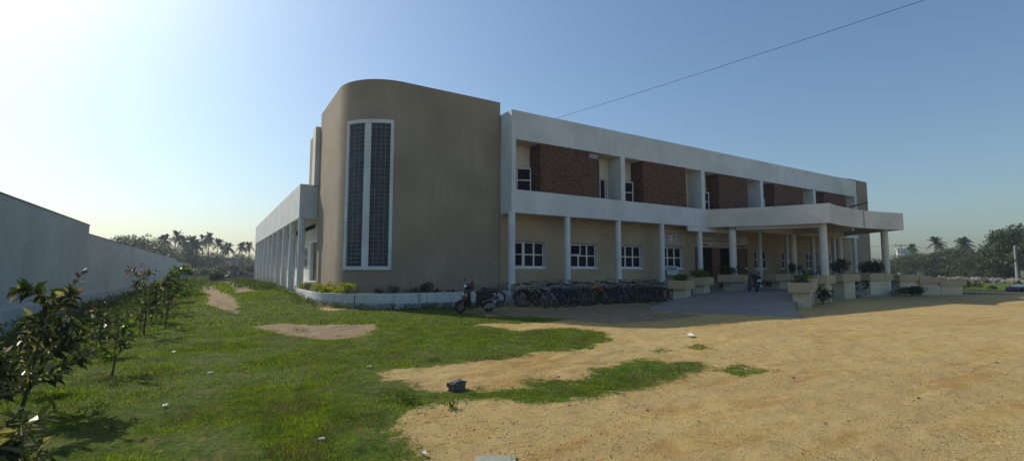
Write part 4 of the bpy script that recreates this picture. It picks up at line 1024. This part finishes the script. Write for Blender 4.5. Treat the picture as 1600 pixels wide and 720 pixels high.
def gravel(n, r0, r1, s0, s1, name, mats_):
    a0 = atan2(*ray(560, 424)[:2]); a1 = atan2(*ray(1640, 424)[:2]); az = rng.uniform(a0, a1, n); r = r0+(r1-r0)*rng.random(n)**.8
    x = np.sin(az)*r; y = np.cos(az)*r; g_, d_ = masks(x, y); k = (g_ < .5) & (y < 16) & (fbm(x*1.3, y*1.3, 61, 3)+rng.normal(size=n)*.12 > .46); x, y = x[k], y[k]; n = len(x)
    s_ = s0+(s1-s0)*rng.random(n)**3; c = np.stack([x, y, terr(x, y)+s_*.35], 1)
    T = np.array([(1, 0, -.5), (-.5, .87, -.5), (-.5, -.87, -.5), (0, 0, .8)]); V4 = c[:, None]+(T[None]+rng.normal(size=(n, 4, 3))*.28)*s_[:, None, None]
    F = V4[:, [0, 2, 1, 0, 1, 3, 1, 2, 3, 2, 0, 3]].reshape(-1, 3); put(name, bulk(name, F, n*4, 3, mats_, np.repeat(rng.integers(0, len(mats_), n), 4)), kind='stuff')
gravel(60000, 2.6, 13, .002, .0105, 'gravel', [mat('dark_grit', (.12, .08, .045), .9), mat('brown_grit', (.30, .19, .09), .9), mat('pale_grit', (.55, .45, .3), .9)])
# white bundle and rubble
def heap(cx, cy, w, d, h, n, smin, smax, mats_, seed=1, rz=0):
    rr = random.Random(seed); m_ = MB()
    for k in range(n):
        a = rr.uniform(0, 6.28); q = sqrt(rr.random()); x0 = cos(a)*q*w/2; y0 = sin(a)*q*d/2; z0 = h*(1-q**1.6)*rr.uniform(.3, 1); s_ = rr.uniform(smin, smax)
        x = cx+x0*cos(rz)-y0*sin(rz); y = cy+x0*sin(rz)+y0*cos(rz)
        m_.cur = rr.randrange(len(mats_)); m_.obox((x, y, zt(x, y)+z0), s_*rr.uniform(.7, 1.5), s_*rr.uniform(.6, 1), s_*rr.uniform(.4, .8), rr.uniform(0, 3), rr.uniform(-.6, .6), rr.uniform(-.6, .6))
    return m_
M['rubdark'] = mat('dark_rubble', (.14, .13, .14), .9); M['rubpale'] = mat('pale_rubble', (.22, .20, .165), .9); M['rubbrown'] = mat('brown_rubble', (.20, .15, .10), .9); M['cloth'] = mat('purple_cloth', (.10, .07, .14), .9)
x, y = far(371, 62); heap(x, y, 5.6, 3.2, 1.1, 420, .12, .5, [M['rubdark'], M['rubpale'], M['rubdark']], 4).build('rubble_pile', [M['rubdark'], M['rubpale'], M['rubdark']], kind='stuff')
rr_ = random.Random(9); m_ = MB()
for k in range(2600):
    px_ = rr_.uniform(1370, 1690); d = rr_.uniform(96, 128)-(.03*(px_-1400)); x, y = far(px_, d); s_ = rr_.uniform(.12, .55); m_.cur = rr_.choice((0, 1, 2, 2)); hh = .45*rr_.random()*(.3+.7*sin(px_*.11)**2)
    m_.obox((x, y, zt(x, y)+hh), s_*1.5, s_, s_*.7, rr_.uniform(0, 3), rr_.uniform(-.5, .5), rr_.uniform(-.5, .5))
m_.build('rubble_strip', [M['rubpale'], M['rubbrown'], M['rubdark']], kind='stuff')
x, y = far(1594, 55); bd = thing('cloth_bundle', 'heap of white and purple cloth bundles lying in the right field', 'bundle', (x, y, zt(x, y))); bd.scale = (.8, .8, .8)
m_ = MB()
for k in range(7): m_.ball((random.uniform(-1, 1), random.uniform(-.8, .8), .22), .4, .35, .28, 9, 6)
ob = m_.build('dark_cloth', M['cloth'], bd, smooth=True, local=True)
m_ = MB(); m_.ball((0, .2, .5), .9, .5, .16, 12, 6); m_.ball((.9, -.3, .4), .5, .4, .14, 12, 6); m_.build('white_sheet', M['paper'], bd, smooth=True, local=True)

# ------------------------------------------------------------------ poles and wires
def pole(px_, d, h, label, cross=True):
    x, y = far(px_, d); p = thing('utility_pole', label, 'utility pole', (x, y, zt(x, y)), -YAW-.6)
    m_ = MB(); m_.tube([(0, 0, -.3), (0, 0, h)], [.2, .13], 8); m_.build('post', M['concrete'], p, local=True, smooth=True)
    if cross:
        for z in (h-.5, h-2.3):
            m_ = MB(); m_.box(-1.3 if z > h-1 else -.9, 1.3 if z > h-1 else .9, -.08, .08, z, z+.16); c_ = m_.build('crossarm', M['steel'], p, local=True)
            for u in (-1.1, 0, 1.1):
                m_ = MB(); m_.cyl(u*(1 if z > h-1 else .7), 0, z+.161, z+.45, .07, 6); m_.build('insulator', M['rubdark'], c_, local=True)
    return Vector((x, y, h))
h1 = pole(1410, 170, 8.6, 'concrete utility pole with crossarms behind the right planters')
h2 = pole(1589, 98, 5.2, 'plain pale concrete post before the tall dark trees', False)
def wire(a, b, sag, label, r=.012, n=24):
    a = Vector(a); b = Vector(b); m_ = MB()
    m_.tube([a.lerp(b, k/n)-Vector((0, 0, sag*4*(k/n)*(1-k/n))) for k in range(n+1)], r, 5)
    o = m_.build('overhead_wire', M['wire']); tag(o, label, 'wire'); return o
x1, y1 = far(1330, 150); x2, y2 = far(1640, 190)
wire((x1, y1, 8.5), h1-Vector((0, 0, .1)), .4, 'thin power line reaching the left utility pole from behind the porch column', .03)
wire(h1-Vector((0, 0, .1)), (x2, y2, 8.8), 1.2, 'upper power line running right from the left utility pole', .03)
wire(h1-Vector((0, 0, 1.9)), (x2, y2, 7.), 1.2, 'lower power line running right from the left utility pole', .03)
rdir = Vector(ray(1430, -1)).normalized()
e = Vector((0, 0, EYE))+rdir*18.5
A_ = Vector((14.06, YF+.05, ZT+.03)); dvec = (e-A_)
wire(A_, e+dvec*.5, .10, 'single black service wire crossing the sky from the roof parapet', .0075, 30)
# lamp on an arm above the porch
sl = thing('street_lamp', 'small lamp on a bent arm above the porch roof at the right', 'lamp', (41.9, 18.3, 4.5))
m_ = MB(); m_.tube([(41.9, 18.3, 4.5), (41.9, 18.3, 6.2), (42.0, 18.2, 6.45), (42.5, 17.95, 6.62)], .035, 8); m_.build('pole', M['chrome'], sl, smooth=True)
m_ = MB(); m_.tube([(42.45, 17.97, 6.6), (43.9, 17.3, 6.98)], [.07, .045], 8); m_.build('lamp_head', M['black'], sl, smooth=True)

# ------------------------------------------------------------------ bicycles
def bicycle_meshes(framemat, style):
    """returns list of (part, mesh, [(subpart, mesh)...]); x forward, wheels on z=0"""
    R = .33; out = []; fxw, rxw = .53, -.52
    def wheel(cx):
        t = MB(); t.ring((cx, 0, R), R-.02, .021, 26, 6); rim = MB(); rim.ring((cx, 0, R), R-.045, .011, 24, 4); rim.tube([(cx, -.045, R), (cx, .045, R)], .022, 8)
        sp = MB()
        for k in range(16):
            a = 2*pi*k/16; sp.tube([(cx+.02*cos(a), .025*(-1)**k, R+.02*sin(a)), (cx+(R-.05)*cos(a), 0, R+(R-.05)*sin(a))], 0.0014, 3, cap=False)
        return ('wheel', t.mesh('wheel', M['rubber'], 60), [('rim', rim.mesh('rim', M['steel'], 60)), ('spokes', sp.mesh('spokes', M['steel']))])
    out += [wheel(fxw), wheel(rxw)]
    bb = (-.10, 0, .28); st = (-.24, 0, .74 if style != 'roadster' else .80); ht = (.32, 0, .84); hb = (.37, 0, .66); tr = .017 if style == 'mtb' else .014
    f = MB(); f.tube([bb, st], tr, 7); f.tube([hb, bb], tr*1.15, 7); f.tube([ht, (.385, 0, .60)], tr*1.2, 7)
    if style == 'roadster': f.tube([(.33, 0, .82), (-.225, 0, .77)], tr, 7)
    elif style == 'lady': f.tube([(.335, 0, .77), (.05, 0, .52), (-.17, 0, .50)], tr, 7)
    else: f.tube([(.33, 0, .80), (-.2, 0, .64)], tr*1.1, 7)
    for s_ in (-1, 1): f.tube([(-.11, s_*.03, .28), (rxw, s_*.055, R)], .009, 5); f.tube([(-.21, s_*.02, .66), (rxw, s_*.055, R)], .008, 5)
    out.append(('frame', f.mesh('frame', framemat, 60), []))
    k = MB()
    for s_ in (-1, 1): k.tube([(.385, s_*.045, .66), (.42, s_*.05, .52), (fxw, s_*.05, R)], .011, 6)
    k.tube([(.385, -.05, .665), (.385, .05, .665)], .016, 6); out.append(('fork', k.mesh('fork', framemat if style != 'mtb' else M['steel'], 60), []))
    h = MB(); h.tube([(.32, 0, .84), (.30, 0, .96)], .013, 6)
    if style == 'mtb': h.tube([(.24, -.30, 1.0), (.31, -.12, .98), (.33, 0, .97), (.31, .12, .98), (.24, .30, 1.0)], .011, 6)
    else: h.tube([(.06, -.27, .97), (.2, -.26, 1.0), (.31, -.12, 1.0), (.32, 0, .97), (.31, .12, 1.0), (.2, .26, 1.0), (.06, .27, .97)], .010, 6)
    gs_ = []
    for s_ in (-1, 1):
        g = MB()
        if style == 'mtb': g.tube([(.255, s_*.25, .995), (.225, s_*.34, 1.003)], .017, 7)
        else: g.tube([(.13, s_*.265, .985), (.02, s_*.272, .965)], .017, 7)
        gs_.append(('grip', g.mesh('grip', M['rubber'], 60)))
    out.append(('handlebar', h.mesh('handlebar', M['steel'], 60), gs_))
    s = MB(); s.slab([(-.42, .90), (-.40, .87), (-.25, .875), (-.10, .885), (-.10, .905), (-.25, .915), (-.40, .935)], .2, 0, lambda x, z: 1 if x < -.3 else (.55 if x < -.2 else .25))
    s.tube([st, (-.265, 0, .88)], .012, 6); out.append(('saddle', s.mesh('saddle', M['seat'], 60), []))
    c = MB(); c.disc((-.10, .045, .28), (0, 1, 0), .085, .008, 18); c.tube([(-.10, .05, .28), (-.02, .09, .14)], .009, 5); c.tube([(-.10, -.05, .28), (-.18, -.09, .42)], .009, 5)
    c.obox((-.01, .13, .13), .09, .07, .02); c.obox((-.19, -.13, .43), .09, .07, .02); out.append(('crankset', c.mesh('crankset', M['steel'], 60), []))
    d = MB()
    for cx, a0, a1 in ((fxw, 40, 190), (rxw, -20, 165)):
        a0, a1 = (radians(a0), radians(a1)); n = 12; vs = []; fs = []
        for i in range(n+1):
            a = a0+(a1-a0)*i/n
            for yy, rr in ((-.03, R+.02), (0, R+.035), (.03, R+.02)): vs.append((cx+rr*cos(a), yy, R+rr*sin(a)))
        for i in range(n): fs += [(3*i, 3*i+1, 3*i+4, 3*i+3), (3*i+1, 3*i+2, 3*i+5, 3*i+4)]
        d.add(vs, fs)
    if style != 'mtb': d.slab([(-.50, .30), (-.12, .22), (-.04, .30), (-.12, .36), (-.50, .36)], .02, .055)
    out.append(('mudguards', d.mesh('mudguards', M['blackpaint']), []))
    if style != 'mtb':
        c = MB()
        for yy in (-.06, 0, .06): c.tube([(-.25, yy, .715), (-.68, yy, .715)], .006, 4)
        for xx in (-.28, -.45, -.66): c.tube([(xx, -.07, .715), (xx, .07, .715)], .006, 4)
        for s_ in (-1, 1): c.tube([(-.6, s_*.065, .715), (rxw, s_*.06, R)], .005, 4)
        out.append(('carrier', c.mesh('carrier', M['steel']), []))
    if style == 'lady':
        b_ = MB()
        for z in (.72, .80, .88): b_.tube([(.40, -.14, z), (.40, .14, z), (.62, .14, z), (.62, -.14, z)], .004, 4, closed=True)
        for u in np.linspace(-.14, .14, 7): b_.tube([(.40, u, .88), (.40, u, .70), (.62, u, .70), (.62, u, .88)], .003, 3)
        out.append(('basket', b_.mesh('basket', M['steel']), []))
    k = MB(); k.tube([(-.42, -.07, .3), (-.36, -.16, .01)], .008, 5); out.append(('kickstand', k.mesh('kickstand', M['steel']), []))
    return out
def emp(parts, root):
    for nm, me_, subs in parts:
        o = put(nm, me_, root, True)
        for sn, sm in subs: put(sn, sm, o, True)
fm = {k: mat(k+'_bicycle_enamel', c, .3, .0, .6) for k, c in dict(black=(.012, .012, .014), blue=(.03, .06, .22), orange=(.75, .13, .015), red=(.16, .015, .015), grey=(.10, .10, .11), green=(.02, .07, .05), white=(.5, .5, .5), purple=(.06, .035, .12)).items()}
protos = {}; BS = 1.06
def bike_at(x, y, rz, colr, style, label, z=None, lean=None):
    key = (colr, style)
    if key not in protos:
        t = thing('bicycle', label, 'bicycle', (0, 0, 0), 0, 'bicycles parked in front of the school'); emp(bicycle_meshes(fm[colr], style), t); protos[key] = t
    else: t = copy_tree(protos[key]); t['label'] = label
    t.location = (x, y, (zt(x, y) if z is None else z)+.005); t.rotation_euler = (radians(-4 if lean is None else lean), 0, rz); t.scale = (BS, BS, BS*random.uniform(.97, 1.06))
    tn = radians(random.uniform(-32, 32)); Rm = Matrix.Translation((.37, 0, 0)) @ Matrix.Rotation(tn, 4, 'Z') @ Matrix.Translation((-.37, 0, 0)); fw = False
    for ch in sorted(t.children, key=lambda c: c.name):
        b = ch.name.split('.')[0]
        if b in ('handlebar', 'fork', 'basket'): ch.matrix_basis = Rm
        if b == 'wheel' and not fw:
            cx = sum(v.co.x for v in ch.data.vertices)/len(ch.data.vertices)
            if cx > 0: ch.matrix_basis = Rm; fw = True
    return t
bike_at(10.75, 17.55, radians(178), 'blue', 'mtb', 'blue bicycle parked side on, leftmost of the row by the corner column')
ords = 'second third fourth fifth sixth seventh eighth ninth tenth eleventh twelfth thirteenth fourteenth fifteenth sixteenth seventeenth eighteenth nineteenth twentieth'.split()
cols = ['black', 'white', 'blue', 'black', 'grey', 'black', 'purple', 'orange', 'black', 'red', 'black', 'blue', 'grey', 'black', 'green', 'black', 'black', 'grey', 'black']
stys = ['roadster', 'mtb', 'roadster', 'lady', 'mtb', 'roadster', 'mtb', 'mtb', 'lady', 'roadster', 'mtb', 'roadster', 'mtb', 'roadster', 'lady', 'mtb', 'roadster', 'mtb', 'roadster']
sn = {'roadster': 'bicycle with crossbar', 'mtb': 'mountain bicycle', 'lady': 'bicycle with basket'}
rr_ = random.Random(17)
for i in range(19):
    x = 11.75+i*.47+rr_.uniform(-.1, .1); y = 16.95+.03*i+rr_.uniform(-.15, .15); flip = rr_.random() < .25
    rz = radians((-62 if not flip else 122)+rr_.uniform(-16, 16))
    if cols[i] == 'orange': rz = radians(-30); x -= .1; y -= .25
    if i == 11: rz = radians(-28); y -= .1
    bike_at(x, y, rz, cols[i], stys[i], '%s %s, %s from the left in the front row' % (cols[i], sn[stys[i]], ords[i]), lean=rr_.uniform(-9, 4))
for i in range(9):
    x = 12.2+i*.9+rr_.uniform(-.15, .15); c = ['black', 'grey', 'black', 'blue', 'black', 'red', 'black', 'grey', 'black'][i]; s_ = ['lady', 'roadster', 'roadster', 'mtb', 'mtb', 'roadster', 'lady', 'mtb', 'roadster'][i]
    bike_at(x, 17.72+rr_.uniform(-.06, .06), radians(rr_.choice((0, 180))+rr_.uniform(-8, 8)), c, s_, '%s %s in the rear row, %s from the left' % (c, sn[s_], (['first']+ords)[i]), lean=rr_.uniform(-4, 6))

# ------------------------------------------------------------------ scooter
def moto_wheel(cx, R, w, spoked=False, z=0):
    t = MB(); t.ring((cx, 0, R+z), R-w, w, 28, 10); r_ = MB(); r_.ring((cx, 0, R+z), R-2*w+.004, .014, 24, 6); r_.disc((cx, 0, R+z), (0, 1, 0), .05, w*1.6, 14)
    for k in range(5):
        a = 2*pi*k/5; r_.tube([(cx, 0, R+z), (cx+(R-2*w)*cos(a), 0, R+z+(R-2*w)*sin(a))], .014, 5)
    return t, r_
M['scoot'] = mat('dark_maroon_scooter_paint', (.018, .010, .013), .18, .1, .7)
sc = thing('scooter', 'dark maroon motor scooter parked on the grass before the planting bed', 'scooter', (8.35, 16.05, zt(8.35, 16.05)+.01), radians(183)); sc.rotation_euler[0] = radians(-3)
for cx in (.62, -.60):
    t_, r_ = moto_wheel(cx, .225, .052); w_ = t_.build('wheel', M['rubber'], sc, smooth=60, local=True); r_.build('rim', M['steel'], w_, smooth=60, local=True)
m_ = MB(); m_.slab([(.38, .30), (.46, .40), (.60, .50), (.76, .44), (.88, .31), (.80, .33), (.70, .42), (.58, .43), (.48, .36)], .15, 0); m_.build('front_mudguard', M['scoot'], sc, smooth=50, local=True, bevel=.02)
m_ = MB()
for s_ in (-1, 1): m_.tube([(.62, s_*.075, .225), (.55, s_*.06, .46)], .018, 6)
m_.build('front_fork', M['steel'], sc, local=True)
m_ = MB(); m_.slab([(.30, .24), (.42, .24), (.50, .40), (.46, .62), (.42, .82), (.34, .93), (.28, .90), (.32, .70), (.30, .45), (.24, .33)], .40, 0, lambda x, z: 1 if .35 < z < .75 else .62); m_.build('leg_shield', M['scoot'], sc, smooth=50, local=True, bevel=.03)
m_ = MB(); m_.slab([(-.10, .22), (.34, .22), (.34, .29), (-.10, .29)], .34, 0); m_.build('footboard', M['black'], sc, local=True, bevel=.02)
m_ = MB(); m_.slab([(-.12, .28), (-.08, .55), (-.12, .68), (-.50, .72), (-.92, .78), (-.96, .70), (-.80, .56), (-.62, .46), (-.40, .34), (-.30, .24)], .34, 0, lambda x, z: 1 if x > -.6 else .6); m_.build('body', M['scoot'], sc, smooth=50, local=True, bevel=.035)
m_ = MB(); m_.slab([(-.02, .70), (-.10, .67), (-.55, .70), (-.88, .785), (-.90, .83), (-.62, .83), (-.45, .80), (-.12, .80), (-.02, .77)], .28, 0, lambda x, z: .75 if x > -.15 or x < -.75 else 1); m_.build('seat', M['seat'], sc, smooth=50, local=True, bevel=.025)
m_ = MB(); m_.ball((.36, 0, .98), .13, .16, .10, 14, 9); m_.slab([(.28, .88), (.42, .88), (.44, 1.0), (.34, 1.06), (.24, 1.0)], .22); cowl = m_.build('handlebar_cowl', M['scoot'], sc, smooth=50, local=True, bevel=.02)
m_ = MB(); m_.ball((.455, 0, .99), .045, .10, .06, 12, 8); m_.build('headlight', M['lens'], sc, smooth=True, local=True)
m_ = MB(); m_.ball((.465, .10, .68), .02, .05, .035); m_.ball((.465, -.10, .68), .02, .05, .035); m_.build('indicator', M['lens'], sc, smooth=True, local=True)
m_ = MB()
for s_ in (-1, 1): m_.tube([(.33, s_*.12, 1.0), (.27, s_*.25, 1.01), (.20, s_*.36, 1.0)], .017, 7); m_.tube([(.30, s_*.2, .99), (.26, s_*.36, .97)], .006, 4)
m_.build('handlebar', M['black'], sc, smooth=True, local=True)
for s_ in (-1, 1):
    m_ = MB(); m_.tube([(.29, s_*.22, 1.01), (.31, s_*.30, 1.15)], .006, 5); mo = m_.build('mirror', M['black'], sc, local=True)
    m_ = MB(); m_.ball((.315, s_*.32, 1.19), .012, .055, .04, 12, 7); m_.build('mirror_glass', M['black'], mo, smooth=True, local=True)
m_ = MB(); m_.tube([(-.45, -.14, .22), (-.6, -.17, .24), (-.98, -.17, .34)], [.03, .055, .05], 12); m_.build('exhaust', M['chrome'], sc, smooth=True, local=True)
m_ = MB(); m_.slab([(-.78, .16), (-.30, .14), (-.28, .30), (-.55, .36), (-.80, .30)], .16, .06); m_.build('engine', M['steel'], sc, local=True, bevel=.02)
for s_ in (-1, 1):
    m_ = MB(); m_.tube([(-.18, s_*.175, .40), (-.5, s_*.18, .50), (-.9, s_*.125, .64)], .012, 6); m_.build('side_trim', M['chrome'], sc, smooth=True, local=True)
    m_ = MB(); m_.obox((-.74, s_*.125, .685), .10, .02, .05, 0, radians(10), 0); m_.build('badge', M['plate'], sc, local=True)
m_ = MB(); m_.tube([(-.60, -.12, .83), (-.80, -.12, .87), (-.98, -.08, .87), (-.98, .08, .87), (-.80, .12, .87), (-.60, .12, .83)], .012, 6); m_.build('grab_rail', M['black'], sc, smooth=True, local=True)
m_ = MB(); m_.ball((-.95, 0, .73), .03, .10, .05); m_.build('tail_light', M['red'], sc, smooth=True, local=True)
m_ = MB(); m_.slab([(-.80, .52), (-.95, .62), (-1.02, .46), (-.99, .45), (-.92, .55), (-.80, .46)], .14); m_.build('rear_mudguard', M['black'], sc, local=True, bevel=.01)
m_ = MB(); m_.obox((-.985, 0, .55), .012, .19, .13, 0, radians(-25), 0); m_.build('number_plate', M['plate'], sc, local=True)
m_ = MB(); m_.tube([(-.15, .1, .22), (-.22, .16, .01)], .012, 5); m_.tube([(-.15, -.1, .22), (-.22, -.16, .01)], .012, 5); m_.build('stand', M['steel'], sc, local=True)

# ------------------------------------------------------------------ motorcycles
def motorcycle(tank, label):
    t = thing('motorcycle', label, 'motorcycle', (0, 0, 0), 0, 'motorcycles parked under the porch')
    for cx in (.68, -.62):
        a, b = moto_wheel(cx, .30, .045); w_ = a.build('wheel', M['rubber'], t, smooth=60, local=True); b.build('rim', M['steel'], w_, smooth=60, local=True)
    m_ = MB()
    for s_ in (-1, 1): m_.tube([(.68, s_*.08, .30), (.44, s_*.08, .86)], .02, 7)
    m_.build('front_fork', M['chrome'], t, smooth=60, local=True)
    m_ = MB(); m_.slab([(.36, .46), (.50, .62), (.70, .68), (.90, .60), (.98, .46), (.88, .55), (.70, .625), (.52, .57), (.42, .45)], .11); m_.build('front_mudguard', tank, t, local=True, bevel=.015)
    m_ = MB(); m_.slab([(.40, .78), (.44, .86), (.30, .96), (.05, .93), (-.12, .80), (-.08, .74), (.20, .72)], .27, 0, lambda x, z: .7 if x < 0 or x > .35 else 1); m_.build('fuel_tank', tank, t, smooth=50, local=True, bevel=.04)
    m_ = MB(); m_.slab([(-.06, .76), (-.10, .81), (-.35, .80), (-.70, .87), (-.86, .86), (-.80, .80), (-.40, .73)], .25, 0, lambda x, z: 1 if x > -.6 else .7); m_.build('seat', M['seat'], t, smooth=50, local=True, bevel=.025)
    m_ = MB(); m_.slab([(-.05, .74), (-.42, .72), (-.88, .80), (-.90, .74), (-.60, .62), (-.20, .56)], .2); m_.build('side_panel', tank, t, smooth=50, local=True, bevel=.02)
    m_ = MB(); m_.slab([(.28, .26), (.34, .42), (.22, .68), (.02, .70), (-.12, .52), (-.14, .28), (.05, .22)], .2); m_.disc((.02, .12, .38), (0, 1, 0), .11, .06, 16); m_.disc((.02, -.12, .38), (0, 1, 0), .11, .06, 16); m_.build('engine', M['steel'], t, local=True, bevel=.015)
    m_ = MB(); m_.tube([(.42, 0, .84), (.36, 0, .40), (.05, 0, .22), (-.2, 0, .30), (-.15, 0, .70)], .02, 6); m_.tube([(.42, 0, .82), (-.15, 0, .70), (-.85, 0, .78)], .02, 6)
    for s_ in (-1, 1): m_.tube([(-.15, s_*.07, .32), (-.62, s_*.08, .30)], .018, 6); m_.tube([(-.60, s_*.09, .34), (-.48, s_*.09, .74)], .022, 7)
    m_.build('frame', M['blackpaint'], t, local=True)
    m_ = MB(); m_.tube([(.25, -.1, .5), (.22, -.12, .25), (-.2, -.14, .22), (-.85, -.15, .34)], [.02, .022, .035, .04], 9); m_.build('exhaust', M['chrome'], t, smooth=True, local=True)
    m_ = MB(); m_.tube([(.22, -.36, 1.04), (.34, -.22, 1.06), (.40, 0, .98), (.34, .22, 1.06), (.22, .36, 1.04)], .013, 7); hb_ = m_.build('handlebar', M['blackpaint'], t, smooth=True, local=True)
    for s_ in (-1, 1):
        m_ = MB(); m_.tube([(.32, s_*.24, 1.06), (.35, s_*.32, 1.22)], .006, 5); m_.ball((.35, s_*.34, 1.25), .012, .055, .04, 12, 7); m_.build('mirror', M['chrome'], t, smooth=True, local=True)
    m_ = MB(); m_.ball((.50, 0, .90), .09, .10, .10, 14, 9); h_ = m_.build('headlight_shell', tank, t, smooth=True, local=True)
    m_ = MB(); m_.ball((.55, 0, .90), .055, .085, .085, 14, 9); m_.build('headlight', M['lens'], h_, smooth=True, local=True)
    m_ = MB(); m_.slab([(-.72, .62), (-.90, .72), (-1.00, .50), (-.97, .48), (-.88, .62), (-.74, .56)], .13); m_.build('rear_mudguard', M['blackpaint'], t, local=True, bevel=.01)
    m_ = MB(); m_.obox((-.975, 0, .60), .012, .22, .14, 0, radians(-20), 0); m_.build('number_plate', M['plate'], t, local=True)
    m_ = MB(); m_.ball((-.93, 0, .76), .04, .08, .04); m_.build('tail_light', M['red'], t, smooth=True, local=True)
    m_ = MB(); m_.tube([(.0, .12, .25), (.0, .26, .02)], .012, 5); m_.build('kickstand', M['steel'], t, local=True)
    return t
mk = {'black': M['blackpaint'], 'blue': mat('dark_blue_tank_enamel', (.012, .018, .07), .2, .1, .6), 'red': mat('dark_red_tank_enamel', (.10, .012, .01), .2, .1, .6)}
def mplace(t, x, y, z, rz, lean=6): t.location = (x, y, z+.005); t.rotation_euler = (radians(lean), 0, radians(rz)); return t
mb0 = mplace(motorcycle(mk['black'], 'black motorcycle standing by itself at the top of the ramp, seen from behind'), 25.7, 15.9, .45, 48)
mb1 = mplace(motorcycle(mk['blue'], 'dark blue motorcycle on the veranda, seen just right of the rear porch column'), 36.2, 18.9, .97, 4, 3)
mb2 = mplace(motorcycle(mk['red'], 'dark red motorcycle on the veranda, seen just left of the near porch column'), 39.5, 18.88, .97, 183, 3)
for (x, y, rz, lab, src) in [(32.1, 16.2, -55, 'black motorcycle on the porch floor in front of the dark blue one', mb0), (34.6, 16.0, -115, 'black motorcycle on the porch floor behind the large planter shrub', mb0),
                             (34.9, 14.75, -108, 'black motorcycle in the gap between planters with its front wheel at the steps', mb0), (35.9, 16.2, -70, 'dark blue motorcycle deepest under the porch on the right', mb1)]:
    c = copy_tree(src); c['label'] = lab; mplace(c, x, y, .45, rz)

# ------------------------------------------------------------------ light
SUN_AZ = radians(-25.0); SUN_EL = radians(40.)      # azimuth from +Y towards +X
sd = Vector((sin(SUN_AZ)*cos(SUN_EL), cos(SUN_AZ)*cos(SUN_EL), sin(SUN_EL)))
sun = bpy.data.objects.new('sun', bpy.data.lights.new('sun', 'SUN')); COL.objects.link(sun)
sun.rotation_euler = (-sd).to_track_quat('-Z', 'Y').to_euler(); sun.location = (0, 0, 30)
sun.data.energy = 3.7; sun.data.angle = radians(.8); sun.data.color = (1., .93, .82)
w = bpy.data.worlds.new('World'); scene.world = w; w.use_nodes = True
nt = w.node_tree; bg = nt.nodes['Background']; sky = nt.nodes.new('ShaderNodeTexSky'); sky.sky_type = 'NISHITA'; sky.sun_disc = False
sky.sun_elevation = SUN_EL; sky.sun_rotation = SUN_AZ; sky.air_density = 1.3; sky.dust_density = 1.8; sky.ozone_density = 3.0; sky.altitude = 0
hs = nt.nodes.new('ShaderNodeHueSaturation'); hs.inputs['Saturation'].default_value = 1.0
tint = nt.nodes.new('ShaderNodeMix'); tint.data_type = 'RGBA'; tint.blend_type = 'MULTIPLY'; tint.inputs[0].default_value = 1; tint.inputs[7].default_value = (.86, .985, 1.06, 1)
nt.links.new(sky.outputs[0], hs.inputs['Color']); nt.links.new(hs.outputs[0], tint.inputs[6]); nt.links.new(tint.outputs[2], bg.inputs[0]); bg.inputs[1].default_value = .113
# haze in the air
HZ = True
if HZ:
    mb = MB(); mb.box(-140, 330, -40, 330, -1.5, 17.5)
    hm = bpy.data.materials.new('haze'); hm.use_nodes = True; ht_ = hm.node_tree; ht_.nodes.remove(ht_.nodes['Principled BSDF'])
    pv = ht_.nodes.new('ShaderNodeVolumePrincipled'); pv.inputs['Color'].default_value = (.80, .88, 1, 1); pv.inputs['Density'].default_value = .0006; pv.inputs['Anisotropy'].default_value = .3
    ht_.links.new(pv.outputs[0], ht_.nodes['Material Output'].inputs['Volume']); mb.build('haze', hm, kind='stuff')
scene.view_settings.view_transform = 'Standard'; scene.view_settings.look = 'None'; scene.view_settings.exposure = 0.0; scene.view_settings.gamma = 1
scene.view_settings.use_curve_mapping = False
scene.cycles.max_bounces = 6; scene.cycles.diffuse_bounces = 3; scene.cycles.transparent_max_bounces = 6; scene.cycles.volume_bounces = 0
